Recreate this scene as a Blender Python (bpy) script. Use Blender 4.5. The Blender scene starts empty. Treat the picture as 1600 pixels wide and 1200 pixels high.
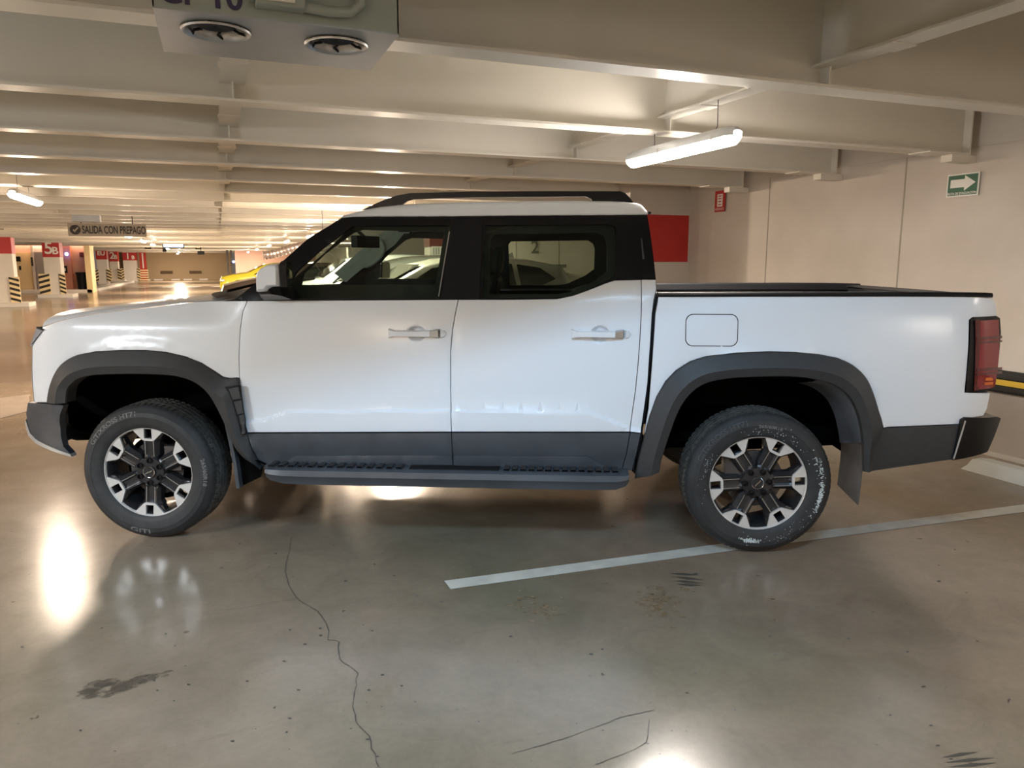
import bpy, bmesh, math, random
from mathutils import Vector, Matrix
from mathutils.geometry import delaunay_2d_cdt
random.seed(7)
PI = math.pi
sc = bpy.context.scene
COL = sc.collection

# ------------------------------------------------------------------ camera
FPX, HC = 1165.0, 1.55
PITCH = math.atan(190.0 / FPX)
YAW = math.radians(21.3)
cam_d = bpy.data.cameras.new('camera')
cam_d.sensor_width = 36.0
cam_d.lens = FPX / 1600 * 36
cam_d.clip_start = 0.05
cam_d.clip_end = 300
cam = bpy.data.objects.new('camera', cam_d)
COL.objects.link(cam)
cam.location = (0, 0, HC)
cam.rotation_euler = (PI / 2 - PITCH, 0, -YAW)
sc.camera = cam

# ------------------------------------------------------------------ world, colour
w = bpy.data.worlds.new('world')
sc.world = w
w.use_nodes = True
w.node_tree.nodes['Background'].inputs[0].default_value = (1.0, 0.9, 0.78, 1)
w.node_tree.nodes['Background'].inputs[1].default_value = 0.05
sc.view_settings.view_transform = 'Standard'
sc.view_settings.look = 'None'
sc.view_settings.gamma = 1
sc.view_settings.use_curve_mapping = False
sc.view_settings.exposure = 1.4
sc.cycles.use_denoising = True
sc.cycles.max_bounces = 10
sc.cycles.diffuse_bounces = 4
sc.cycles.glossy_bounces = 5
sc.cycles.transparent_max_bounces = 24
sc.cycles.caustics_reflective = False
sc.cycles.caustics_refractive = False

# ------------------------------------------------------------------ room lights (tubes hang from the beams)
WARM, NEUT, COOL = (1.0, 0.79, 0.60), (1.0, 0.91, 0.82), (0.42, 0.70, 1.0)
CLEAN = (0.82, 0.91, 1.0)
def area(loc, sx, sy, power, col, rot=(0, 0, 0), spread=PI):
    d = bpy.data.lights.new('tube_light', 'AREA')
    d.shape = 'RECTANGLE'
    d.size, d.size_y = sx, sy
    d.energy = power
    d.color = col
    d.spread = spread
    o = bpy.data.objects.new('tube_light', d)
    COL.objects.link(o)
    o.location = loc
    o.rotation_euler = rot
    return o
TUBES = [  # x, y, z, length, colour, power : fixtures are built further down around these
    (2.78, 4.22, 2.27, 1.20, NEUT, 74), (-1.95, 9.95, 2.27, 1.25, WARM, 85),
    (2.5, 11.5, 2.27, 1.2, WARM, 215), (2.45, 15.7, 2.27, 1.2, WARM, 120), (2.4, 21.3, 2.27, 1.2, WARM, 95),
    (2.24, 26.9, 2.27, 1.2, WARM, 110), (2.09, 33.9, 2.27, 1.2, WARM, 200), (2.05, 43.7, 2.27, 1.2, WARM, 200), (2.0, 54.9, 2.27, 1.2, WARM, 220),
    (-2.20, 22.7, 2.27, 1.2, WARM, 130), (-2.28, 28.3, 2.27, 1.2, WARM, 120), (-2.39, 33.9, 2.27, 1.2, WARM, 200),
    (-2.4, 43.7, 2.27, 1.2, WARM, 220), (-2.4, 56.3, 2.27, 1.2, WARM, 240), (-3.0, 67.5, 2.27, 1.2, WARM, 240),
    (-3.9, 2.4, 2.27, 1.2, CLEAN, 98), (-7.5, 6.0, 2.27, 1.2, WARM, 130), (-6.5, 14.0, 2.27, 1.2, WARM, 130), (-9.5, 24.0, 2.27, 1.2, WARM, 170),
    (-6.0, -4.9, 2.27, 1.2, WARM, 130), (4.9, 0.35, 2.27, 1.2, NEUT, 9), (3.5, -5.3, 2.27, 1.2, NEUT, 60),  # the tube beside the right wall is an added fill to brighten that wall
]
for (x, y, z, L, c, p) in TUBES:
    area((x, y, z - 0.062), 0.10, L, p * (0.12 if y == 9.95 else 0.80 if y < 3 else 0.55), c)
    d = bpy.data.lights.new('tube_glow_light', 'POINT')   # the round diffuser also throws light sideways and up
    d.energy = p * (0.22 if x == 2.78 else 0.45 if y == 9.95 else 0.45 if y < 3 else 0.65)
    d.color = c
    d.shadow_soft_size = 0.07
    o = bpy.data.objects.new('tube_glow_light', d)
    COL.objects.link(o)
    o.location = (x, y, z - 0.10)
# cool white lamps mounted high between the beams behind the camera
COOLS = [(0.75, 0.80, 2.95, 1.2, 18.5), (-1.4, -0.75, 2.86, 1.2, 9.5)]
for (x, y, z, L, p) in COOLS:
    area((x, y, z - 0.045), L, 0.12, p, COOL, (math.radians(48), 0, 0), math.radians(140))

# ------------------------------------------------------------------ projection helpers (real positions read off the survey of the photo)
cp, sp = math.cos(PITCH), math.sin(PITCH)
cyw, syw = math.cos(YAW), math.sin(YAW)
def ray(px, py):
    a = (px - 800) / FPX
    b = (600 - py) / FPX
    fwd = cp + sp * b
    return Vector((cyw * a + syw * fwd, -syw * a + cyw * fwd, -sp + cp * b))
def onz(px, py, z=0.0):
    d = ray(px, py)
    return Vector((0, 0, HC)) + d * ((z - HC) / d.z)
def onx(px, py, x):
    d = ray(px, py)
    return Vector((0, 0, HC)) + d * (x / d.x)
def ony(px, py, y):
    d = ray(px, py)
    return Vector((0, 0, HC)) + d * (y / d.y)

# ------------------------------------------------------------------ materials
MATS = {}
def mat(name, col, rough=0.5, metal=0.0, coat=0.0, noise=0.0, nscale=6.0, bump=0.0, spec=0.5, rvar=0.0, col2=None, coatr=0.03, patchy=0.0):
    if name in MATS:
        return MATS[name]
    m = bpy.data.materials.new(name)
    m.use_nodes = True
    nt = m.node_tree
    b = nt.nodes['Principled BSDF']
    b.inputs['Base Color'].default_value = (*col, 1)
    b.inputs['Roughness'].default_value = rough
    b.inputs['Metallic'].default_value = metal
    b.inputs['Specular IOR Level'].default_value = spec
    b.inputs['Coat Weight'].default_value = coat
    b.inputs['Coat Roughness'].default_value = coatr
    if noise or bump or rvar:
        tc = nt.nodes.new('ShaderNodeTexCoord')
        n = nt.nodes.new('ShaderNodeTexNoise')
        n.inputs['Scale'].default_value = nscale
        n.inputs['Detail'].default_value = 5
        nt.links.new(tc.outputs['Object'], n.inputs['Vector'])
        if noise:
            mx = nt.nodes.new('ShaderNodeMix')
            mx.data_type = 'RGBA'
            c2 = col2 or tuple(max(0, c * (1 - noise)) for c in col)
            mx.inputs[6].default_value = (*col, 1)
            mx.inputs[7].default_value = (*c2, 1)
            mr = nt.nodes.new('ShaderNodeMapRange')
            mr.inputs[1].default_value = 0.35
            mr.inputs[2].default_value = 0.65
            nt.links.new(n.outputs[0], mr.inputs[0])
            nt.links.new(mr.outputs[0], mx.inputs[0])
            nt.links.new(mx.outputs[2], b.inputs['Base Color'])
        if rvar:
            mr = nt.nodes.new('ShaderNodeMapRange')
            mr.inputs[3].default_value = rough - rvar
            mr.inputs[4].default_value = rough + rvar
            nt.links.new(n.outputs[0], mr.inputs[0])
            nt.links.new(mr.outputs[0], b.inputs['Roughness'])
        if patchy:
            mr = nt.nodes.new('ShaderNodeMapRange')
            mr.inputs[1].default_value = 0.40
            mr.inputs[2].default_value = 0.62
            mr.inputs[3].default_value = 0.0
            mr.inputs[4].default_value = patchy
            nt.links.new(n.outputs[0], mr.inputs[0])
            nt.links.new(mr.outputs[0], b.inputs['Alpha'])
        if bump:
            bp = nt.nodes.new('ShaderNodeBump')
            bp.inputs['Strength'].default_value = bump
            bp.inputs['Distance'].default_value = 0.005
            nt.links.new(n.outputs[0], bp.inputs['Height'])
            nt.links.new(bp.outputs[0], b.inputs['Normal'])
    MATS[name] = m
    return m
def emis(name, col, s):
    if name in MATS:
        return MATS[name]
    m = bpy.data.materials.new(name)
    m.use_nodes = True
    b = m.node_tree.nodes['Principled BSDF']
    b.inputs['Base Color'].default_value = (0.8, 0.8, 0.8, 1)
    b.inputs['Emission Color'].default_value = (*col, 1)
    b.inputs['Emission Strength'].default_value = s
    MATS[name] = m
    return m
def glass(name, tint, refl=0.06, rough=0.0):
    m = bpy.data.materials.new(name)
    m.use_nodes = True
    nt = m.node_tree
    nt.nodes.clear()
    out = nt.nodes.new('ShaderNodeOutputMaterial')
    tr = nt.nodes.new('ShaderNodeBsdfTransparent')
    tr.inputs[0].default_value = (*tint, 1)
    gl = nt.nodes.new('ShaderNodeBsdfGlossy')
    gl.inputs['Roughness'].default_value = rough
    fr = nt.nodes.new('ShaderNodeFresnel')
    ge = nt.nodes.new('ShaderNodeNewGeometry')      # a thin sheet: the same reflectance from both sides
    mr = nt.nodes.new('ShaderNodeMapRange')
    mr.inputs[3].default_value = 1.45
    mr.inputs[4].default_value = 1 / 1.45
    nt.links.new(ge.outputs['Backfacing'], mr.inputs[0])
    nt.links.new(mr.outputs[0], fr.inputs[0])
    mx = nt.nodes.new('ShaderNodeMixShader')
    nt.links.new(fr.outputs[0], mx.inputs[0])
    nt.links.new(tr.outputs[0], mx.inputs[1])
    nt.links.new(gl.outputs[0], mx.inputs[2])
    nt.links.new(mx.outputs[0], out.inputs[0])
    MATS[name] = m
    return m
M_PAINT = mat('white_paint', (0.76, 0.79, 0.83), 0.42, coat=0.5, coatr=0.18)
M_CLAD = mat('dark_cladding', (0.062, 0.070, 0.082), 0.40, noise=0.25, nscale=5, rvar=0.06)
M_FLARE = mat('flare_plastic', (0.034, 0.035, 0.037), 0.55, noise=0.12, nscale=30, bump=0.05)
M_BLACKG = mat('gloss_black', (0.006, 0.006, 0.007), 0.30, spec=0.25)
M_BLACK = mat('matt_black', (0.008, 0.008, 0.009), 0.6, spec=0.2)
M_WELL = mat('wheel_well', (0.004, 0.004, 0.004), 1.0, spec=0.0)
M_RUBBER = mat('tyre_rubber', (0.028, 0.030, 0.032), 0.62, noise=0.35, nscale=14, bump=0.1)
M_DUSTY = mat('dusty_rubber', (0.10, 0.095, 0.085), 0.85, noise=0.5, nscale=30)
M_LETTER = mat('tyre_lettering', (0.16, 0.16, 0.155), 0.6)
M_CHALK = mat('chalk_smear', (0.55, 0.62, 0.62), 0.8)
M_RIMD = mat('dark_wheel_metal', (0.035, 0.034, 0.036), 0.32, metal=0.4)
M_RIMS = mat('machined_alloy', (0.72, 0.71, 0.69), 0.36, metal=0.4)
M_STEEL = mat('brushed_steel', (0.45, 0.45, 0.45), 0.4, metal=0.9)
M_DISC = mat('brake_steel', (0.10, 0.09, 0.085), 0.5, metal=0.6)
M_CHROME = mat('chrome', (0.75, 0.75, 0.76), 0.12, metal=1.0)
M_SILVER = mat('silver_trim', (0.55, 0.56, 0.57), 0.35, metal=0.5)
M_INT = mat('interior_grey', (0.62, 0.65, 0.60), 0.8)
M_INTD = mat('interior_dark', (0.030, 0.032, 0.032), 0.7)
M_LENS = mat('red_lens', (0.24, 0.012, 0.02), 0.15, coat=0.8)
M_LENSD = mat('dark_red_lens', (0.10, 0.008, 0.01), 0.15, coat=0.8)
M_ORANGE = mat('orange_lens', (0.7, 0.16, 0.03), 0.3)
M_GLASS = glass('tinted_glass', (0.60, 0.68, 0.61))
M_GLASSW = glass('clear_glass', (0.60, 0.68, 0.64))
M_MIRROR = mat('mirror_glass', (0.6, 0.62, 0.5), 0.03, metal=1.0)
M_CARGL = mat('dark_car_glass', (0.012, 0.015, 0.016), 0.06, coat=0.5)
M_BEAM = mat('beam_paint', (0.74, 0.70, 0.62), 0.42, noise=0.06, nscale=2.0, bump=0.15)
M_SLAB = mat('slab_paint', (0.72, 0.69, 0.62), 0.8, noise=0.1, nscale=1.0)
M_WHITE = mat('white_paint_wall', (0.74, 0.70, 0.63), 0.6, noise=0.06, nscale=2)
M_PINK = mat('pink_wall', (0.55, 0.36, 0.28), 0.7, noise=0.05, nscale=1)
M_SALM = mat('salmon_wall', (0.60, 0.26, 0.17), 0.6)
M_RED = mat('red_paint', (0.46, 0.022, 0.016), 0.5, noise=0.1, nscale=3)
M_REDB = mat('red_band_paint', (0.45, 0.022, 0.022), 0.5)
M_YEL = mat('yellow_paint', (0.80, 0.52, 0.05), 0.5)
M_CREAM = mat('cream_paint', (0.85, 0.68, 0.38), 0.6)
M_BLK = mat('black_rubber', (0.02, 0.018, 0.016), 0.7)
M_GREEN = mat('sign_green', (0.012, 0.10, 0.05), 0.4)
M_SIGNW = mat('sign_white', (0.80, 0.80, 0.76), 0.5)
M_LINE = mat('line_paint', (0.62, 0.60, 0.53), 0.5, noise=0.18, nscale=9)
M_STOP = mat('wheel_stop_paint', (0.70, 0.74, 0.72), 0.5, noise=0.1, nscale=6)
M_GALV = mat('painted_sheet_metal', (0.33, 0.34, 0.35), 0.35, metal=0.3, noise=0.08, nscale=4)
M_GALVB = mat('sheet_metal_front', (0.30, 0.33, 0.29), 0.5, noise=0.1, nscale=4)
M_TUBE = emis('tube_glow', (1.0, 0.90, 0.74), 5)
M_TUBEF = emis('far_tube_glow', (1.0, 0.88, 0.70), 8)
M_TUBEC = emis('cool_tube_glow', (0.7, 0.85, 1.0), 6)
M_COVE = emis('cove_glow', (1.0, 0.62, 0.42), 2.6)
M_BLUE = emis('blue_screen_glow', (0.55, 0.75, 1.0), 3.0)
M_BLUEL = emis('blue_lamp_glow', (0.12, 0.25, 1.0), 5.0)

def floor_material():
    m = bpy.data.materials.new('polished_concrete')
    m.use_nodes = True
    nt = m.node_tree
    L = nt.links.new
    b = nt.nodes['Principled BSDF']
    tc = nt.nodes.new('ShaderNodeTexCoord')
    def noise(scale, det=6, rough=0.6, dist=0.0, sc3=None):
        n = nt.nodes.new('ShaderNodeTexNoise')
        n.inputs['Scale'].default_value = scale
        n.inputs['Detail'].default_value = det
        n.inputs['Roughness'].default_value = rough
        n.inputs['Distortion'].default_value = dist
        if sc3:
            mp = nt.nodes.new('ShaderNodeMapping')
            mp.inputs['Scale'].default_value = sc3
            mp.inputs['Rotation'].default_value = (0, 0, math.radians(20))
            L(tc.outputs['Object'], mp.inputs['Vector'])
            L(mp.outputs[0], n.inputs['Vector'])
        else:
            L(tc.outputs['Object'], n.inputs['Vector'])
        return n.outputs[0]
    def ramp(src, a, c0, bb, c1):
        r = nt.nodes.new('ShaderNodeValToRGB')
        r.color_ramp.elements[0].position = a
        r.color_ramp.elements[0].color = c0
        r.color_ramp.elements[1].position = bb
        r.color_ramp.elements[1].color = c1
        L(src, r.inputs[0])
        return r.outputs[0]
    def mix(kind, f, a, b_):
        x = nt.nodes.new('ShaderNodeMix')
        x.data_type = 'RGBA'
        x.blend_type = kind
        x.inputs[0].default_value = f if isinstance(f, (int, float)) else 0
        if not isinstance(f, (int, float)):
            L(f, x.inputs[0])
        for i, v in ((6, a), (7, b_)):
            if isinstance(v, tuple):
                x.inputs[i].default_value = v
            else:
                L(v, x.inputs[i])
        return x.outputs[2]
    base = ramp(noise(0.55, 5, 0.55, 0.6), 0.36, (0.255, 0.194, 0.138, 1), 0.64, (0.358, 0.282, 0.208, 1))
    g = ramp(noise(0.35, 4, 0.5, 0.3, (1.3, 1, 1)), 0.45, (0, 0, 0, 1), 0.62, (1, 1, 1, 1))
    base = mix('MIX', g, base, (0.200, 0.178, 0.122, 1))
    bl = ramp(noise(3.0, 7, 0.65, 0.8), 0.30, (0.78, 0.77, 0.75, 1), 0.62, (1.05, 1.05, 1.05, 1))
    base = mix('MULTIPLY', 0.75, base, bl)
    fine = ramp(noise(38, 4, 0.7), 0.25, (0.80, 0.80, 0.80, 1), 0.60, (1, 1, 1, 1))
    base = mix('MULTIPLY', 0.5, base, fine)
    sm = ramp(noise(1.2, 8, 0.75, 1.5, (0.5, 2.4, 1)), 0.60, (1, 1, 1, 1), 0.75, (0.72, 0.68, 0.64, 1))
    base = mix('MULTIPLY', 0.8, base, sm)
    rs = ramp(noise(0.9, 6, 0.7, 1.0, (1.0, 1.4, 1)), 0.62, (0, 0, 0, 1), 0.80, (0.5, 0.5, 0.5, 1))
    base = mix('MIX', rs, base, (0.23, 0.15, 0.075, 1))
    sp_ = ramp(noise(17, 2, 0.5, 0, None), 0.235, (0.35, 0.33, 0.3, 1), 0.265, (1, 1, 1, 1))
    base = mix('MULTIPLY', 0.8, base, sp_)
    L(base, b.inputs['Base Color'])
    mr = nt.nodes.new('ShaderNodeMapRange')
    mr.inputs[3].default_value = 0.13
    mr.inputs[4].default_value = 0.28
    L(noise(2.2, 8, 0.7, 0.5), mr.inputs[0])
    L(mr.outputs[0], b.inputs['Roughness'])
    bp = nt.nodes.new('ShaderNodeBump')
    bp.inputs['Strength'].default_value = 0.05
    bp.inputs['Distance'].default_value = 0.01
    L(noise(9, 4, 0.5), bp.inputs['Height'])
    L(bp.outputs[0], b.inputs['Normal'])
    b.inputs['Specular IOR Level'].default_value = 0.6
    b.inputs['Coat Weight'].default_value = 0.12
    b.inputs['Coat Roughness'].default_value = 0.10
    return m
M_FLOOR = floor_material()

def wall_material():
    m = bpy.data.materials.new('concrete_panel_wall')
    m.use_nodes = True
    nt = m.node_tree
    L = nt.links.new
    b = nt.nodes['Principled BSDF']
    b.inputs['Roughness'].default_value = 0.62
    tc = nt.nodes.new('ShaderNodeTexCoord')
    n = nt.nodes.new('ShaderNodeTexNoise')
    n.inputs['Scale'].default_value = 1.3
    n.inputs['Detail'].default_value = 7
    L(tc.outputs['Object'], n.inputs['Vector'])
    r = nt.nodes.new('ShaderNodeValToRGB')
    r.color_ramp.elements[0].position = 0.3
    r.color_ramp.elements[0].color = (0.50, 0.455, 0.40, 1)
    r.color_ramp.elements[1].position = 0.7
    r.color_ramp.elements[1].color = (0.60, 0.55, 0.49, 1)
    L(n.outputs[0], r.inputs[0])
    L(r.outputs[0], b.inputs['Base Color'])
    bp = nt.nodes.new('ShaderNodeBump')
    bp.inputs['Strength'].default_value = 0.12
    bp.inputs['Distance'].default_value = 0.01
    L(n.outputs[0], bp.inputs['Height'])
    L(bp.outputs[0], b.inputs['Normal'])
    return m
M_WALL = wall_material()

# ------------------------------------------------------------------ mesh helpers
def finish(name, verts, faces, m, parent=None, smooth=True, angle=40, mats=None, fm=None):
    me = bpy.data.meshes.new(name)
    me.from_pydata([tuple(v) for v in verts], [], faces)
    bm = bmesh.new()
    bm.from_mesh(me)
    bmesh.ops.recalc_face_normals(bm, faces=bm.faces)
    bm.to_mesh(me)
    bm.free()
    for x in (mats or [m]):
        me.materials.append(x)
    if fm:
        me.polygons.foreach_set('material_index', fm)
    if smooth:
        me.shade_smooth()
        me.set_sharp_from_angle(angle=math.radians(angle))
    o = bpy.data.objects.new(name, me)
    COL.objects.link(o)
    if parent:
        o.parent = parent
    return o
class MB:
    """collects simple solids into one mesh"""
    def __init__(s):
        s.v, s.f, s.m, s.mats = [], [], [], []
    def mi(s, m):
        if m not in s.mats:
            s.mats.append(m)
        return s.mats.index(m)
    def add(s, verts, faces, m):
        k = len(s.v)
        i = s.mi(m)
        s.v += [tuple(v) for v in verts]
        s.f += [tuple(a + k for a in f) for f in faces]
        s.m += [i] * len(faces)
    def box(s, c, d, m, rot=None):
        hx, hy, hz = d[0] / 2, d[1] / 2, d[2] / 2
        vs = [Vector((x, y, z)) for x in (-hx, hx) for y in (-hy, hy) for z in (-hz, hz)]
        if rot:
            R = rot if isinstance(rot, Matrix) else Matrix.Rotation(rot, 3, 'Z')
            vs = [R @ v for v in vs]
        s.add([v + Vector(c) for v in vs], [(0, 1, 3, 2), (4, 6, 7, 5), (0, 4, 5, 1), (2, 3, 7, 6), (0, 2, 6, 4), (1, 5, 7, 3)], m)
    def b2(s, x0, x1, y0, y1, z0, z1, m):
        s.box(((x0 + x1) / 2, (y0 + y1) / 2, (z0 + z1) / 2), (x1 - x0, y1 - y0, z1 - z0), m)
    def tube(s, pts, r, m, n=10):
        pts = [Vector(p) for p in pts]
        vs, fs = [], []
        for i, p in enumerate(pts):
            t = (pts[min(i + 1, len(pts) - 1)] - pts[max(i - 1, 0)]).normalized()
            a = t.orthogonal().normalized() if i == 0 else (prev - t * prev.dot(t)).normalized()
            prev = a
            b = t.cross(a)
            rr = r[i] if isinstance(r, (list, tuple)) else r
            for k in range(n):
                an = 2 * PI * k / n
                vs.append(p + (a * math.cos(an) + b * math.sin(an)) * rr)
        for i in range(len(pts) - 1):
            for k in range(n):
                fs.append((i * n + k, i * n + (k + 1) % n, (i + 1) * n + (k + 1) % n, (i + 1) * n + k))
        fs.append(tuple(range(n)))
        fs.append(tuple((len(pts) - 1) * n + k for k in reversed(range(n))))
        s.add(vs, fs, m)
    def lathe(s, prof, c, m, n=64, ax='y', closed=False):
        """prof = (r, a) along axis"""
        vs, fs = [], []
        P = len(prof)
        for k in range(n):
            an = 2 * PI * k / n
            for (r, a) in prof:
                q = {'y': (r * math.cos(an), a, r * math.sin(an)), 'z': (r * math.cos(an), r * math.sin(an), a), 'x': (a, r * math.cos(an), r * math.sin(an))}[ax]
                vs.append((q[0] + c[0], q[1] + c[1], q[2] + c[2]))
        for k in range(n):
            k2 = (k + 1) % n
            for i in range(P if closed else P - 1):
                j = (i + 1) % P
                fs.append((k * P + i, k2 * P + i, k2 * P + j, k * P + j))
        s.add(vs, fs, m)
    def grid(s, rows, m, close_u=False):
        n = len(rows[0])
        vs = [p for r in rows for p in r]
        fs = []
        for i in range(len(rows) - 1):
            for j in range(n - 1):
                fs.append((i * n + j, i * n + j + 1, (i + 1) * n + j + 1, (i + 1) * n + j))
        s.add(vs, fs, m)
    def prism(s, poly, fn, d, m):
        """poly 2D, fn maps (a,b,depth) -> 3D"""
        n = len(poly)
        vs = [fn(a, b, 0) for a, b in poly] + [fn(a, b, d) for a, b in poly]
        fs = [tuple(range(n)), tuple(reversed(range(n, 2 * n)))] + [(i, (i + 1) % n, n + (i + 1) % n, n + i) for i in range(n)]
        s.add(vs, fs, m)
    def build(s, name, parent=None, smooth=False, angle=35, bevel=0):
        o = finish(name, s.v, s.f, None, parent, smooth, angle, s.mats, s.m)
        if bevel:
            b = o.modifiers.new('bevel', 'BEVEL')
            b.width = bevel
            b.segments = 2
            b.limit_method = 'ANGLE'
        return o
def tag(o, label, cat=None, group=None):
    o['label'] = label
    if cat:
        o['category'] = cat
    if group:
        o['group'] = group
    return o
def structure(o):
    o['kind'] = 'structure'
    return o
def empty(name, loc, rz=0.0):
    o = bpy.data.objects.new(name, None)
    o.empty_display_size = 0.1
    COL.objects.link(o)
    o.location = loc
    o.rotation_euler = (0, 0, rz)
    return o
def inside(p, poly):
    x, y = p
    c = False
    n = len(poly)
    for i in range(n):
        x1, y1 = poly[i]
        x2, y2 = poly[(i + 1) % n]
        if (y1 > y) != (y2 > y) and x < (x2 - x1) * (y - y1) / (y2 - y1) + x1:
            c = not c
    return c
def area2(poly):
    return sum(poly[i][0] * poly[(i + 1) % len(poly)][1] - poly[(i + 1) % len(poly)][0] * poly[i][1] for i in range(len(poly)))
def inset(poly, d):
    n = len(poly)
    sgn = 1 if area2(poly) > 0 else -1
    out = []
    for i in range(n):
        a, b, c = Vector(poly[i - 1]), Vector(poly[i]), Vector(poly[(i + 1) % n])
        t1, t2 = (b - a), (c - b)
        if t1.length < 1e-7 or t2.length < 1e-7:
            out.append(tuple(b))
            continue
        t1.normalize()
        t2.normalize()
        n1, n2 = Vector((-t1.y, t1.x)) * sgn, Vector((-t2.y, t2.x)) * sgn
        m = n1 + n2
        if m.length < 1e-4:
            m = n1
        m.normalize()
        k = min(2.0, 1 / max(0.3, m.dot(n1)))
        out.append(tuple(b + m * d * k))
    return out
def resample(poly, step, closed=True):
    out = []
    n = len(poly)
    for i in range(n if closed else n - 1):
        a, b = Vector(poly[i]), Vector(poly[(i + 1) % n])
        k = max(1, int(math.ceil((b - a).length / step)))
        for j in range(k):
            out.append(tuple(a.lerp(b, j / k)))
    if not closed:
        out.append(tuple(poly[-1]))
    return out
def smooth_line(pts, sub=4, closed=False):
    """Catmull-Rom through points"""
    n = len(pts)
    P = [Vector(p) for p in pts]
    out = []
    for i in range(n if closed else n - 1):
        if closed:
            p0, p1, p2, p3 = P[i - 1], P[i], P[(i + 1) % n], P[(i + 2) % n]
        else:
            p0, p1, p2, p3 = P[max(i - 1, 0)], P[i], P[i + 1], P[min(i + 2, n - 1)]
        for j in range(sub):
            t = j / sub
            out.append(tuple(0.5 * ((2 * p1) + (-p0 + p2) * t + (2 * p0 - 5 * p1 + 4 * p2 - p3) * t * t + (-p0 + 3 * p1 - 3 * p2 + p3) * t ** 3)))
    if not closed:
        out.append(tuple(P[-1]))
    return out
def even(pts, n):
    P = [Vector(p) for p in pts]
    d = [0]
    for i in range(1, len(P)):
        d.append(d[-1] + (P[i] - P[i - 1]).length)
    out = []
    j = 0
    for k in range(n):
        t = d[-1] * k / (n - 1)
        while j < len(P) - 2 and d[j + 1] < t:
            j += 1
        seg = d[j + 1] - d[j]
        out.append(P[j].lerp(P[j + 1], (t - d[j]) / seg if seg > 0 else 0))
    return out
def panel(mb, poly, vf, thick, m, step=0.06, estep=0.03, holes=(), dense=(), edge=0.003, fn=None):
    """a skin of given thickness over outline poly (u,z); vf gives the depth of its outer face"""
    fn = fn or (lambda u, v, z: (u, v, z))
    rp = resample(poly, estep)
    rh = [resample(h, estep) for h in holes]
    pts, edges = [], []
    for ring in [rp] + rh:
        k = len(pts)
        pts += ring
        edges += [(k + i, k + (i + 1) % len(ring)) for i in range(len(ring))]
    nb = len(pts)
    us = [p[0] for p in rp]
    zs = [p[1] for p in rp]
    poly_in = inset(poly, min(step, estep) * 0.5)
    def ok(p, q=poly_in):
        return inside(p, q) and inside(p, poly) and not any(inside(p, h) for h in holes)
    g = []
    u = min(us) + step * 0.5
    r = 0
    while u < max(us):
        z = min(zs) + step * (0.5 if r % 2 else 0.25)
        while z < max(zs):
            if ok((u, z)) and not any(a <= u <= c and b <= z <= d for (a, b, c, d, _) in dense):
                g.append((u, z))
            z += step
        u += step
        r += 1
    for (a, b, c, d, st) in dense:
        nu, nz = int((c - a) / st), int((d - b) / st)
        for i in range(nu + 1):
            for j in range(nz + 1):
                p = (a + i * st, b + j * st)
                if ok(p):
                    g.append(p)
    pts += g
    res = delaunay_2d_cdt([Vector(p) for p in pts], edges, [], 0, 1e-5)
    V2, F2 = [tuple(v) for v in res[0]], res[2]
    faces = []
    for f in F2:
        cx = sum(V2[i][0] for i in f) / len(f)
        cz = sum(V2[i][1] for i in f) / len(f)
        if inside((cx, cz), rp) and not any(inside((cx, cz), h) for h in rh):
            faces.append(tuple(f))
    cnt = {}
    for f in faces:
        for i in range(len(f)):
            e = (f[i], f[(i + 1) % len(f)])
            cnt[tuple(sorted(e))] = cnt.get(tuple(sorted(e)), 0) + 1
    bset = set()
    for e, c in cnt.items():
        if c == 1:
            bset |= set(e)
    n = len(V2)
    front = [fn(u_, vf(u_, z_) + (edge if i in bset else 0), z_) for i, (u_, z_) in enumerate(V2)]
    if thick <= 0:
        mb.add(front, faces, m)
        return
    back = [fn(u_, vf(u_, z_) + thick, z_) for (u_, z_) in V2]
    fs = list(faces) + [tuple(n + i for i in reversed(f)) for f in faces]
    for f in faces:
        for i in range(len(f)):
            a, b = f[i], f[(i + 1) % len(f)]
            if cnt[tuple(sorted((a, b)))] == 1:
                fs.append((b, a, n + a, n + b))
    mb.add(front + back, fs, m)
def rounded_rect(cx, cz, w_, h_, r, n=5):
    out = []
    for (sx, sz, a0) in ((1, 1, 0), (-1, 1, 90), (-1, -1, 180), (1, -1, 270)):
        for k in range(n + 1):
            a = math.radians(a0 + 90 * k / n)
            out.append((cx + sx * (w_ / 2 - r) + r * math.cos(a), cz + sz * (h_ / 2 - r) + r * math.sin(a)))
    return out
def text_geo(body, size=1.0, extrude=0.0, align='CENTER', bold=0.0):
    """vertices and faces of lettering in the xy plane"""
    cu = bpy.data.curves.new('lettering_curve', 'FONT')
    cu.body = body
    cu.size = size
    cu.extrude = extrude
    cu.offset = bold
    cu.align_x = align
    cu.align_y = 'CENTER'
    o = bpy.data.objects.new('lettering_curve', cu)
    COL.objects.link(o)
    dg = bpy.context.evaluated_depsgraph_get()
    dg.update()
    me = bpy.data.meshes.new_from_object(o.evaluated_get(dg))
    vs = [v.co.copy() for v in me.vertices]
    fs = [tuple(p.vertices) for p in me.polygons]
    bpy.data.objects.remove(o)
    bpy.data.curves.remove(cu)
    bpy.data.meshes.remove(me)
    return vs, fs
def text_obj(name, body, size, m, org, right, up, parent=None, sx=1.0, bold=0.0):
    vs, fs = text_geo(body, size, 0.0, bold=bold)
    org, right, up = Vector(org), Vector(right).normalized(), Vector(up).normalized()
    mb = MB()
    mb.add([org + right * v.x * sx + up * v.y for v in vs], fs, m)
    return mb.build(name, parent)


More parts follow.
